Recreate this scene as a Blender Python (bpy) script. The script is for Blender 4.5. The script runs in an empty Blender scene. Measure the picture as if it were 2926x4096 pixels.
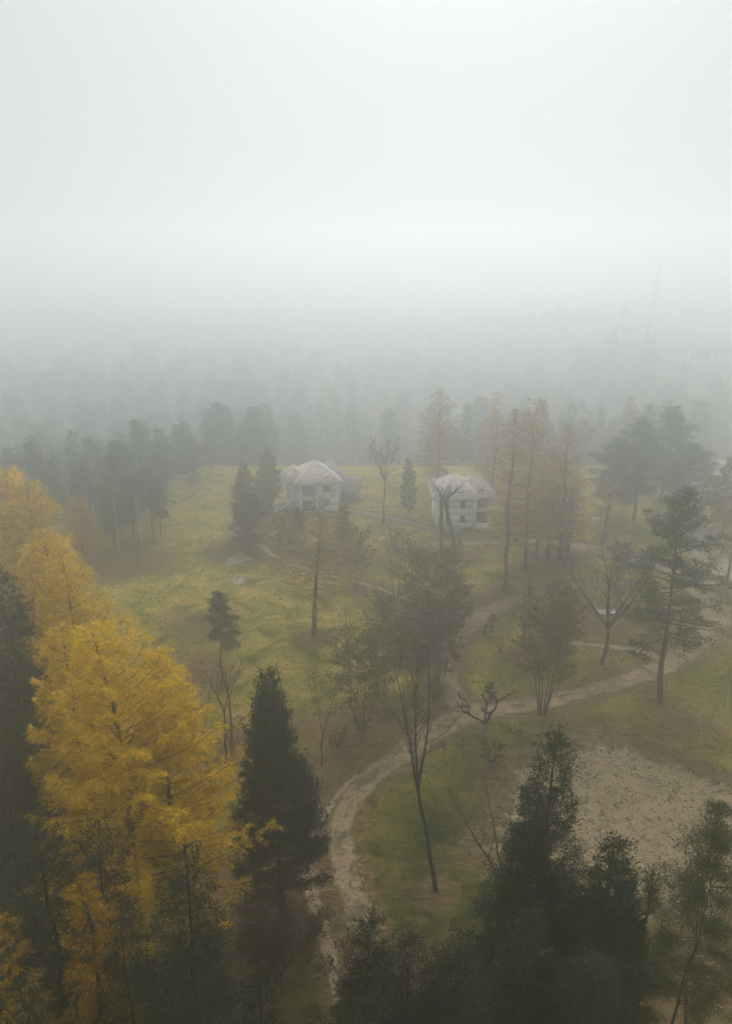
import bpy, math, random
import numpy as np
from mathutils import Vector

# ------------------------------------------------------------------ basics
sc = bpy.context.scene
COL = sc.collection
CAM_Z, FOC, PITCH = 47.0, 3100.0, math.radians(18.7)
CP, SP = math.cos(PITCH), math.sin(PITCH)
SEED = [1]


def rng_new():
    SEED[0] += 1
    return np.random.default_rng(SEED[0])


def ray(px, py):
    a, b = (px - 1463) / FOC, (2048 - py) / FOC
    return (a, CP + b * SP, -SP + b * CP)


def at(px, py, z=0.0):
    d = ray(px, py)
    t = (z - CAM_Z) / d[2]
    return (d[0] * t, d[1] * t, z)


def on(px, py, Y):
    d = ray(px, py)
    t = Y / d[1]
    return (d[0] * t, Y, CAM_Z + d[2] * t)


def depth(p):
    return p[1] * CP - (p[2] - CAM_Z) * SP


def sstep(x):
    x = np.clip(x, 0, 1)
    return x * x * (3 - 2 * x)


def land(x, y):
    """height of the ground: level park, an added hollow sinking the far wood deeper into fog, then the village slope"""
    x, y = np.asarray(x, float), np.asarray(y, float)
    y0 = 160 - 36 * sstep((-x - 38) / 16)        # added hollow starts sooner under the left wood, for thicker fog there
    y1 = 480 - 150 * sstep((x - 60) / 60)        # and climbs to the village again, sooner on the right
    return -42.0 * sstep((y - y0) / 140) * (1 - sstep((y - y1) / 140))


def hit(px, py):
    d = ray(px, py)
    for Y in np.arange(60, 1500, 2.0):
        t = Y / d[1]
        if CAM_Z + d[2] * t <= land(d[0] * t, Y): break
    return (d[0] * t, Y, float(land(d[0] * t, Y)))


# ------------------------------------------------------------------ tagging
def tag(o, label=None, cat=None, group=None, kind=None):
    if label: o['label'] = label
    if cat: o['category'] = cat
    if group: o['group'] = group
    if kind: o['kind'] = kind
    return o


def thing(name, label, cat, loc, rz=0.0, group=None):
    o = bpy.data.objects.new(name, None)
    o.empty_display_size = 0.5
    COL.objects.link(o)
    o.location = loc
    o.rotation_euler = (0, 0, rz)
    return tag(o, label, cat, group)


def link_mesh(name, me, parent=None, loc=None):
    o = bpy.data.objects.new(name, me)
    COL.objects.link(o)
    if parent is not None: o.parent = parent
    if loc is not None: o.location = loc
    return o


# ------------------------------------------------------------------ mesh collecting
class MB:
    def __init__(s):
        s.v, s.f, s.n, s.mi = [], [], 0, []

    def add(s, verts, faces, mat=0):
        verts = np.asarray(verts, dtype=np.float64).reshape(-1, 3)
        faces = np.asarray(faces, dtype=np.int64)
        s.v.append(verts)
        s.f.append(faces + s.n)
        s.mi.append(np.full(len(faces), mat, dtype=np.int32))
        s.n += len(verts)

    def box(s, x0, y0, z0, x1, y1, z1, mat=0):
        v = [(x0, y0, z0), (x1, y0, z0), (x1, y1, z0), (x0, y1, z0), (x0, y0, z1), (x1, y0, z1), (x1, y1, z1), (x0, y1, z1)]
        s.add(v, [(0, 3, 2, 1), (4, 5, 6, 7), (0, 1, 5, 4), (1, 2, 6, 5), (2, 3, 7, 6), (3, 0, 4, 7)], mat)

    def tube(s, pts, rad, sides=6, mat=0):
        pts = np.asarray(pts, dtype=np.float64)
        rad = np.asarray(rad, dtype=np.float64)
        k = len(pts)
        tg = np.gradient(pts, axis=0)
        tg /= np.linalg.norm(tg, axis=1)[:, None] + 1e-9
        m = tg.mean(0)
        ref = np.array([0, 0, 1.0]) if abs(m[2]) < 0.8 * np.linalg.norm(m) else np.array([1.0, 0, 0])
        a = np.cross(tg, ref)
        a /= np.linalg.norm(a, axis=1)[:, None] + 1e-9
        b = np.cross(tg, a)
        th = np.arange(sides) * 2 * math.pi / sides
        ring = pts[:, None, :] + rad[:, None, None] * (np.cos(th)[None, :, None] * a[:, None, :] + np.sin(th)[None, :, None] * b[:, None, :])
        i = np.arange(k - 1)[:, None] * sides
        j = np.arange(sides)[None, :]
        jn = (j + 1) % sides
        q = np.stack([i + j, i + jn, i + sides + jn, i + sides + j], axis=-1).reshape(-1, 4)
        s.add(ring.reshape(-1, 3), q, mat)

    def spikes(s, P, D, L, W, rng, mat=0):
        n = len(P)
        R = np.cross(D, rng.normal(size=(n, 3)))
        R /= np.linalg.norm(R, axis=1)[:, None] + 1e-9
        R *= (W * 0.5)[:, None] if np.ndim(W) else W * 0.5
        T = P + D * (L[:, None] if np.ndim(L) else L)
        v = np.stack([P - R, P + R, T], axis=1).reshape(-1, 3)
        s.add(v, np.arange(3 * n).reshape(-1, 3), mat)

    def leaves(s, P, D, L, W, rng, mat=0):
        n = len(P)
        R = np.cross(D, rng.normal(size=(n, 3)))
        R /= np.linalg.norm(R, axis=1)[:, None] + 1e-9
        R *= (W * 0.5)[:, None]
        Mi = P + D * (L * 0.45)[:, None]
        v = np.stack([P, Mi + R, P + D * L[:, None], Mi - R], axis=1).reshape(-1, 3)
        s.add(v, np.arange(4 * n).reshape(-1, 4), mat)

    def mesh(s, name, mats, smooth=False):
        me = bpy.data.meshes.new(name)
        V = np.concatenate(s.v)
        me.vertices.add(len(V))
        me.vertices.foreach_set('co', V.astype(np.float32).ravel())
        sizes = np.concatenate([np.full(len(f), f.shape[1], dtype=np.int32) for f in s.f])
        idx = np.concatenate([f.ravel() for f in s.f]).astype(np.int32)
        me.loops.add(len(idx))
        me.loops.foreach_set('vertex_index', idx)
        me.polygons.add(len(sizes))
        st = np.concatenate([[0], np.cumsum(sizes)[:-1]]).astype(np.int32)
        me.polygons.foreach_set('loop_start', st)
        me.polygons.foreach_set('loop_total', sizes)
        me.polygons.foreach_set('material_index', np.concatenate(s.mi))
        if smooth: me.polygons.foreach_set('use_smooth', np.ones(len(sizes), dtype=bool))
        for m in (mats if isinstance(mats, (list, tuple)) else [mats]): me.materials.append(m)
        me.update(calc_edges=True)
        me.validate()
        return me

    def build(s, name, mats, parent=None, loc=None, smooth=False):
        return link_mesh(name, s.mesh(name, mats, smooth), parent, loc)


# ------------------------------------------------------------------ materials
def new_mat(name):
    m = bpy.data.materials.new(name)
    m.use_nodes = True
    nt = m.node_tree
    b = nt.nodes['Principled BSDF']
    b.inputs['Roughness'].default_value = 0.9
    b.inputs['Specular IOR Level'].default_value = 0.15
    return m, nt, b


def N(nt, typ, **kw):
    n = nt.nodes.new(typ)
    for k, v in kw.items(): setattr(n, k, v)
    return n


def ramp(nt, stops, fac=None):
    r = N(nt, 'ShaderNodeValToRGB')
    e = r.color_ramp.elements
    while len(e) < len(stops): e.new(0.5)
    for el, (p, c) in zip(e, stops):
        el.position = p
        el.color = (*c, 1) if len(c) == 3 else c
    if fac is not None: nt.links.new(fac, r.inputs[0])
    return r


def noise(nt, scale, detail=4, rough=0.6, vec=None, dist=0.0):
    n = N(nt, 'ShaderNodeTexNoise')
    n.inputs['Scale'].default_value = scale
    n.inputs['Detail'].default_value = detail
    n.inputs['Roughness'].default_value = rough
    n.inputs['Distortion'].default_value = dist
    if vec is not None: nt.links.new(vec, n.inputs['Vector'])
    return n


def mix(nt, fac, a, b, blend='MIX'):
    m = N(nt, 'ShaderNodeMix', data_type='RGBA', blend_type=blend)
    for sock, val in ((m.inputs[0], fac), (m.inputs[6], a), (m.inputs[7], b)):
        if hasattr(val, 'links'): nt.links.new(val, sock)
        elif isinstance(val, (int, float)): sock.default_value = val
        else: sock.default_value = (*val, 1)
    return m.outputs[2]


def math_(nt, op, a, b=0.0, clamp=False):
    m = N(nt, 'ShaderNodeMath', operation=op, use_clamp=clamp)
    for sock, val in ((m.inputs[0], a), (m.inputs[1], b)):
        if hasattr(val, 'links'): nt.links.new(val, sock)
        else: sock.default_value = val
    return m.outputs[0]


def leaf_mat(name, cols, transl=0.25, var=0.35, clump=0.25):
    """foliage: every leaf its own tint, clumps and whole trees vary a little"""
    m, nt, b = new_mat(name)
    g = N(nt, 'ShaderNodeNewGeometry')
    k = len(cols)
    r = ramp(nt, [(i / max(1, k - 1), c) for i, c in enumerate(cols)], g.outputs['Random Per Island'])
    tc = N(nt, 'ShaderNodeTexCoord')
    nz = noise(nt, 0.55, 3, 0.6, tc.outputs['Object'])
    hv = N(nt, 'ShaderNodeHueSaturation')
    oi = N(nt, 'ShaderNodeObjectInfo')
    val = math_(nt, 'ADD', math_(nt, 'MULTIPLY', nz.outputs['Fac'], 2 * clump * 2), 1 - 2 * clump)
    val = math_(nt, 'MULTIPLY', val, math_(nt, 'ADD', math_(nt, 'MULTIPLY', oi.outputs['Random'], var), 1 - var / 2))
    nt.links.new(val, hv.inputs['Value'])
    nt.links.new(r.outputs[0], hv.inputs['Color'])
    nt.links.new(hv.outputs[0], b.inputs['Base Color'])
    b.inputs['Roughness'].default_value = 0.75
    t = N(nt, 'ShaderNodeBsdfTranslucent')
    nt.links.new(hv.outputs[0], t.inputs['Color'])
    ms = N(nt, 'ShaderNodeMixShader')
    ms.inputs[0].default_value = transl
    nt.links.new(b.outputs[0], ms.inputs[1])
    nt.links.new(t.outputs[0], ms.inputs[2])
    nt.links.new(ms.outputs[0], nt.nodes['Material Output'].inputs['Surface'])
    return m


def simple_mat(name, c1, c2, scale=3.0, rough=0.9, detail=5, stretch=None):
    m, nt, b = new_mat(name)
    tc = N(nt, 'ShaderNodeTexCoord')
    v = tc.outputs['Object']
    if stretch:
        mp = N(nt, 'ShaderNodeMapping')
        mp.inputs['Scale'].default_value = stretch
        nt.links.new(v, mp.inputs['Vector'])
        v = mp.outputs[0]
    nz = noise(nt, scale, detail, 0.65, v)
    r = ramp(nt, [(0.3, c1), (0.7, c2)], nz.outputs['Fac'])
    nt.links.new(r.outputs[0], b.inputs['Base Color'])
    b.inputs['Roughness'].default_value = rough
    return m


M = {}
M['bark'] = simple_mat('bark', (0.045, 0.036, 0.028), (0.11, 0.085, 0.065), 4, stretch=(3, 3, 0.6))
M['bark_red'] = simple_mat('pine_bark', (0.07, 0.045, 0.03), (0.14, 0.09, 0.06), 4, stretch=(3, 3, 0.6))
M['bark_dark'] = simple_mat('dark_bark', (0.022, 0.018, 0.014), (0.05, 0.04, 0.03), 4, stretch=(3, 3, 0.6))
M['bark_pale'] = simple_mat('pale_bark', (0.30, 0.28, 0.24), (0.5, 0.48, 0.43), 5, stretch=(2, 2, 0.8))
M['twig'] = simple_mat('twig', (0.05, 0.038, 0.026), (0.09, 0.065, 0.045), 4)
M['larch'] = leaf_mat('larch_needles', [(0.26, 0.15, 0.003), (0.60, 0.385, 0.003), (0.74, 0.49, 0.004), (0.80, 0.56, 0.012)], 0.35, 0.12, 0.30)
M['larch_orange'] = leaf_mat('orange_larch_needles', [(0.13, 0.07, 0.004), (0.26, 0.14, 0.006), (0.36, 0.20, 0.010)], 0.3, 0.2)
M['larch_dull'] = leaf_mat('dull_larch_needles', [(0.24, 0.14, 0.03), (0.38, 0.23, 0.045), (0.48, 0.29, 0.06)], 0.3, 0.3)
M['pine'] = leaf_mat('pine_needles', [(0.050, 0.062, 0.018), (0.078, 0.090, 0.026), (0.11, 0.12, 0.038)], 0.25, 0.25)
M['pine_dim'] = leaf_mat('dim_pine_needles', [(0.020, 0.032, 0.010), (0.034, 0.048, 0.014), (0.055, 0.068, 0.020)], 0.2, 0.3)
M['dark_pine'] = leaf_mat('dark_pine_needles', [(0.008, 0.013, 0.005), (0.014, 0.021, 0.008), (0.024, 0.032, 0.012)], 0.12, 0.3)
M['thuja'] = leaf_mat('arborvitae_sprays', [(0.012, 0.022, 0.005), (0.020, 0.034, 0.007), (0.036, 0.050, 0.011)], 0.15, 0.2)
M['thuja_brown'] = leaf_mat('bronzed_arborvitae_sprays', [(0.10, 0.050, 0.010), (0.155, 0.082, 0.015), (0.11, 0.080, 0.015), (0.21, 0.112, 0.022)], 0.2, 0.3)
M['olive'] = leaf_mat('olive_leaves', [(0.070, 0.060, 0.014), (0.105, 0.090, 0.020), (0.085, 0.088, 0.016), (0.14, 0.10, 0.028)], 0.25, 0.3)
M['yellow'] = leaf_mat('yellow_leaves', [(0.22, 0.16, 0.04), (0.34, 0.24, 0.06), (0.42, 0.30, 0.10)], 0.3, 0.2)
M['rust'] = leaf_mat('rust_leaves', [(0.10, 0.035, 0.015), (0.18, 0.06, 0.02), (0.26, 0.085, 0.03)], 0.25, 0.2)
M['redbrown'] = leaf_mat('red_brown_leaves', [(0.035, 0.014, 0.008), (0.06, 0.022, 0.012), (0.09, 0.035, 0.018)], 0.2, 0.2)
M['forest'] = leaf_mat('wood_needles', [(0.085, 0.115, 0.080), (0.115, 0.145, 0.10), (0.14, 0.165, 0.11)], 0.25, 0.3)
M['willow'] = leaf_mat('weeping_red_leaves', [(0.20, 0.09, 0.04), (0.30, 0.14, 0.06), (0.36, 0.18, 0.08)], 0.3, 0.2)


def plaster():
    m, nt, b = new_mat('weathered_white_plaster')
    tc = N(nt, 'ShaderNodeTexCoord')
    mp = N(nt, 'ShaderNodeMapping')
    mp.inputs['Scale'].default_value = (1, 1, 0.35)
    nt.links.new(tc.outputs['Object'], mp.inputs['Vector'])
    a = noise(nt, 1.3, 6, 0.65, mp.outputs[0])
    r = ramp(nt, [(0.22, (0.50, 0.48, 0.44)), (0.36, (0.80, 0.79, 0.76)), (0.75, (0.88, 0.87, 0.85))], a.outputs['Fac'])
    nt.links.new(r.outputs[0], b.inputs['Base Color'])
    return m


def rooftile(name, cols):
    m, nt, b = new_mat(name)
    tc = N(nt, 'ShaderNodeTexCoord')
    mp = N(nt, 'ShaderNodeMapping')
    mp.inputs['Rotation'].default_value = (0, 0, math.radians(38))
    nt.links.new(tc.outputs['Object'], mp.inputs['Vector'])
    bk = N(nt, 'ShaderNodeTexBrick')
    bk.inputs['Scale'].default_value = 1.0
    bk.inputs['Brick Width'].default_value = 0.9
    bk.inputs['Row Height'].default_value = 0.5
    bk.inputs['Mortar Size'].default_value = 0.07
    bk.inputs['Bias'].default_value = 0.0
    bk.inputs['Color1'].default_value = (*cols[0], 1)
    bk.inputs['Color2'].default_value = (*cols[1], 1)
    bk.inputs['Mortar'].default_value = (*cols[2], 1)
    nt.links.new(mp.outputs[0], bk.inputs['Vector'])
    nz = noise(nt, 0.9, 5, 0.7, tc.outputs['Object'])
    c = mix(nt, math_(nt, 'MULTIPLY', nz.outputs['Fac'], 0.45), bk.outputs['Color'], cols[3])
    pa = ramp(nt, [(0.40, (0.62, 0.60, 0.58)), (0.52, (1, 1, 1))], noise(nt, 0.7, 6, 0.75, tc.outputs['Object'], 0.8).outputs['Fac'])
    c = mix(nt, 0.8, c, pa.outputs[0], 'MULTIPLY')
    nt.links.new(c, b.inputs['Base Color'])
    bp = N(nt, 'ShaderNodeBump')
    bp.inputs['Strength'].default_value = 0.6
    bp.inputs['Distance'].default_value = 0.05
    nt.links.new(bk.outputs['Fac'], bp.inputs['Height'])
    nt.links.new(bp.outputs[0], b.inputs['Normal'])
    return m


M['plaster'] = plaster()
M['tile'] = rooftile('worn_clay_tiles', [(0.66, 0.55, 0.48), (0.50, 0.43, 0.38), (0.16, 0.14, 0.12), (0.74, 0.68, 0.63)])
M['tile_pale'] = rooftile('bleached_tiles', [(0.62, 0.54, 0.49), (0.48, 0.42, 0.39), (0.20, 0.18, 0.16), (0.74, 0.69, 0.66)])
M['slate'] = simple_mat('bare_roof_boards', (0.24, 0.24, 0.25), (0.42, 0.41, 0.41), 6, stretch=(0.4, 4, 4))
M['inside'] = simple_mat('inner_plaster', (0.44, 0.43, 0.40), (0.64, 0.62, 0.58), 2)
M['bark_grey'] = simple_mat('limed_bark', (0.14, 0.125, 0.10), (0.26, 0.24, 0.20), 5, stretch=(2, 2, 0.8))
M['concrete'] = simple_mat('concrete', (0.30, 0.29, 0.27), (0.46, 0.45, 0.42), 3)
M['kerbstone'] = simple_mat('kerbstone', (0.11, 0.085, 0.06), (0.18, 0.145, 0.105), 3)
M['dark_stone'] = simple_mat('dark_stone', (0.17, 0.165, 0.165), (0.30, 0.28, 0.27), 4)
M['frame'] = simple_mat('weathered_frame_wood', (0.16, 0.14, 0.12), (0.28, 0.25, 0.22), 6)
M['pink'] = simple_mat('faded_pink_plaster', (0.34, 0.26, 0.29), (0.58, 0.48, 0.52), 1.7)
M['steel'] = simple_mat('grey_steel', (0.22, 0.23, 0.24), (0.32, 0.33, 0.34), 3)
M['white'] = simple_mat('white_paint', (0.62, 0.62, 0.60), (0.80, 0.80, 0.78), 3)
M['glass'] = simple_mat('dull_glass', (0.05, 0.06, 0.065), (0.09, 0.10, 0.105), 0.6, rough=0.15)
M['far_roof'] = simple_mat('far_roof', (0.22, 0.17, 0.15), (0.32, 0.26, 0.23), 1)
M['pale_roof'] = simple_mat('pale_roof', (0.45, 0.40, 0.37), (0.55, 0.50, 0.47), 1)
M['stone'] = leaf_mat('loose_stones', [(0.10, 0.075, 0.05), (0.22, 0.18, 0.13), (0.30, 0.26, 0.20), (0.50, 0.45, 0.37)], 0.0, 0.0, 0.0)


def ground_mat():
    m, nt, b = new_mat('meadow')
    tc = N(nt, 'ShaderNodeTexCoord')
    v = tc.outputs['Object']
    big = noise(nt, 0.07, 6, 0.7, v, 0.6)
    mid = noise(nt, 0.28, 6, 0.68, v, 0.6)
    mp = N(nt, 'ShaderNodeMapping')
    mp.inputs['Scale'].default_value = (0.55, 1.5, 1)
    nt.links.new(v, mp.inputs['Vector'])
    fine = noise(nt, 1.9, 6, 0.75, mp.outputs[0])
    grass = ramp(nt, [(0.36, (0.045, 0.058, 0.006)), (0.45, (0.15, 0.138, 0.016)), (0.53, (0.24, 0.19, 0.032)), (0.64, (0.34, 0.23, 0.07))], mid.outputs['Fac'])
    brown = ramp(nt, [(0.35, (0.050, 0.032, 0.013)), (0.52, (0.105, 0.070, 0.030)), (0.72, (0.20, 0.140, 0.070))], fine.outputs['Fac'])
    at_ = N(nt, 'ShaderNodeAttribute', attribute_name='dirt')
    f = math_(nt, 'ADD', math_(nt, 'MULTIPLY', big.outputs['Fac'], 1.5), math_(nt, 'MULTIPLY', mid.outputs['Fac'], 0.9))
    f = math_(nt, 'ADD', f, math_(nt, 'MULTIPLY', fine.outputs['Fac'], 0.7))
    f = math_(nt, 'ADD', f, math_(nt, 'MULTIPLY', at_.outputs['Fac'], 1.35))
    f = math_(nt, 'MULTIPLY', math_(nt, 'SUBTRACT', f, 1.76), 2.6, True)
    lu = N(nt, 'ShaderNodeAttribute', attribute_name='dim_turf')
    green = ramp(nt, [(0.36, (0.010, 0.014, 0.002)), (0.50, (0.032, 0.038, 0.005)), (0.66, (0.072, 0.068, 0.010))], mid.outputs['Fac'])  # green turf, darkened to carry the painted foreground dimness
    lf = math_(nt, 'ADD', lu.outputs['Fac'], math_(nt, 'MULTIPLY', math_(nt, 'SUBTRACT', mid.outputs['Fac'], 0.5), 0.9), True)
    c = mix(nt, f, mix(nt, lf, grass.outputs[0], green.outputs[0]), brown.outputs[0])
    # light / dark tussocks
    tus = noise(nt, 3.3, 4, 0.8, mp.outputs[0])
    tr = ramp(nt, [(0.30, (0.48, 0.48, 0.48)), (0.52, (1.05, 1.05, 1.05)), (0.72, (1.8, 1.75, 1.7))], tus.outputs['Fac'])
    c = mix(nt, 0.8, c, tr.outputs[0], 'MULTIPLY')
    mp3 = N(nt, 'ShaderNodeMapping')
    mp3.inputs['Scale'].default_value = (0.35, 1.3, 1)
    nt.links.new(v, mp3.inputs['Vector'])
    pt = ramp(nt, [(0.36, (0.64, 0.67, 0.62)), (0.5, (1.06, 1.06, 1.04)), (0.66, (1.5, 1.42, 1.3))], noise(nt, 0.75, 7, 0.78, mp3.outputs[0], 0.5).outputs['Fac'])
    c = mix(nt, 0.85, c, pt.outputs[0], 'MULTIPLY')
    # far fields: paler strips
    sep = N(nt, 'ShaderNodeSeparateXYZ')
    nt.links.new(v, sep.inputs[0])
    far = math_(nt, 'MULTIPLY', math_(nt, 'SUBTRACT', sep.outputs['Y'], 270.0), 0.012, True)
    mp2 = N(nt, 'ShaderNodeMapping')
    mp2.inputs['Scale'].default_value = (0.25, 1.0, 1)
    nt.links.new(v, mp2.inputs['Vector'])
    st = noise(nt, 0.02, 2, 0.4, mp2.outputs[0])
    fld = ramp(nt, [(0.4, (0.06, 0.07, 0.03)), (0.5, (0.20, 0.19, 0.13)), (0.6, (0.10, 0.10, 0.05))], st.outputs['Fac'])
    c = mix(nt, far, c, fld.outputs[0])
    nt.links.new(c, b.inputs['Base Color'])
    b.inputs['Roughness'].default_value = 1.0
    b.inputs['Specular IOR Level'].default_value = 0.0
    bp = N(nt, 'ShaderNodeBump')
    bp.inputs['Strength'].default_value = 0.8
    bp.inputs['Distance'].default_value = 0.25
    nt.links.new(tus.outputs['Fac'], bp.inputs['Height'])
    nt.links.new(bp.outputs[0], b.inputs['Normal'])
    return m


def path_mat(name, pale, dark, moss, crack=0.5):
    m, nt, b = new_mat(name)
    tc = N(nt, 'ShaderNodeTexCoord')
    v = tc.outputs['Object']
    a = noise(nt, 0.7, 6, 0.7, v, 0.5)
    fine = noise(nt, 4.5, 5, 0.75, v)
    c = ramp(nt, [(0.3, dark), (0.65, pale)], fine.outputs['Fac']).outputs[0]
    mo = ramp(nt, [(0.50, (0, 0, 0)), (0.62, (1, 1, 1))], a.outputs['Fac'])
    c = mix(nt, math_(nt, 'MULTIPLY', mo.outputs[0], 0.8), c, moss)
    vo = N(nt, 'ShaderNodeTexVoronoi', feature='DISTANCE_TO_EDGE')
    vo.inputs['Scale'].default_value = 0.75
    wv = mix(nt, 0.15, v, noise(nt, 1.6, 3, 0.6, v).outputs['Color'])
    nt.links.new(wv, vo.inputs['Vector'])
    cr = ramp(nt, [(0.0, (1, 1, 1)), (0.10, (0, 0, 0))], vo.outputs['Distance'])
    cf = math_(nt, 'MULTIPLY', math_(nt, 'MULTIPLY', cr.outputs[0], crack), math_(nt, 'GREATER_THAN', noise(nt, 0.35, 2, 0.5, v).outputs['Fac'], 0.47))
    c = mix(nt, cf, c, (0.03, 0.03, 0.015))
    ea = N(nt, 'ShaderNodeAttribute', attribute_name='edge')
    ef = math_(nt, 'ADD', math_(nt, 'SUBTRACT', ea.outputs['Fac'], .52), math_(nt, 'MULTIPLY', math_(nt, 'SUBTRACT', noise(nt, 1.1, 7, 0.75, v).outputs['Fac'], .5), 2.2))
    soil = ramp(nt, [(0.35, (0.040, 0.032, 0.010)), (0.55, (0.085, 0.066, 0.022)), (0.75, (0.15, 0.105, 0.045))], fine.outputs['Fac'])
    c = mix(nt, math_(nt, 'MULTIPLY', ef, 3.0, True), c, soil.outputs[0])
    sp = ramp(nt, [(0.36, (0.35, 0.35, 0.35)), (0.5, (1, 1, 1)), (0.64, (1.7, 1.7, 1.7))], noise(nt, 3.6, 4, 0.8, v).outputs['Fac'])
    c = mix(nt, 0.7, c, sp.outputs[0], 'MULTIPLY')
    nt.links.new(c, b.inputs['Base Color'])
    b.inputs['Roughness'].default_value = 0.95
    return m


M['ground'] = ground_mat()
M['path'] = path_mat('cracked_asphalt_path', (0.25, 0.175, 0.100), (0.105, 0.072, 0.040), (0.036, 0.034, 0.010), 0.6)
M['track'] = path_mat('dirt_track', (0.25, 0.18, 0.11), (0.12, 0.082, 0.045), (0.10, 0.075, 0.028), 0.0)
M['clear'] = path_mat('pale_clearing_soil', (0.34, 0.29, 0.225), (0.17, 0.135, 0.09), (0.17, 0.14, 0.055), 0.0)
M['gravel'] = path_mat('gravel_soil', (0.27, 0.205, 0.115), (0.085, 0.060, 0.030), (0.10, 0.074, 0.030), 0.0)
M['grass'] = leaf_mat('grass_blades', [(0.030, 0.042, 0.006), (0.09, 0.095, 0.014), (0.16, 0.14, 0.03), (0.20, 0.145, 0.05)], 0.2, 0.0, 0.0)
M['litter'] = leaf_mat('fallen_leaves', [(0.05, 0.028, 0.012), (0.11, 0.062, 0.028), (0.20, 0.12, 0.055)], 0.1, 0.0, 0.0)


# ------------------------------------------------------------------ tree shapes
def nrm(a):
    return a / (np.linalg.norm(a, axis=-1, keepdims=True) + 1e-9)


def prof_cone(u):
    return (1 - u) ** 0.85 * np.minimum(1, 0.5 + u * 4)


def prof_larch(u):
    return (1 - u) ** 0.68 * np.minimum(1, 0.6 + u * 2.5)


def prof_oval(u):
    return np.sqrt(np.maximum(0.02, 1 - np.abs(2 * u - 0.85) ** 2.2 / 1.4))


def prof_column(u):
    return (1 - u ** 2.4) * np.minimum(1, 0.55 + u * 2.5)


def prof_flame(u):
    return (1 - u ** 1.5) ** 0.9 * np.minimum(1, 0.6 + u * 2.2)


def prof_pine(u):
    return np.minimum(1, 0.75 + u) * np.maximum(0.12, 1 - u ** 2.2)


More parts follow.
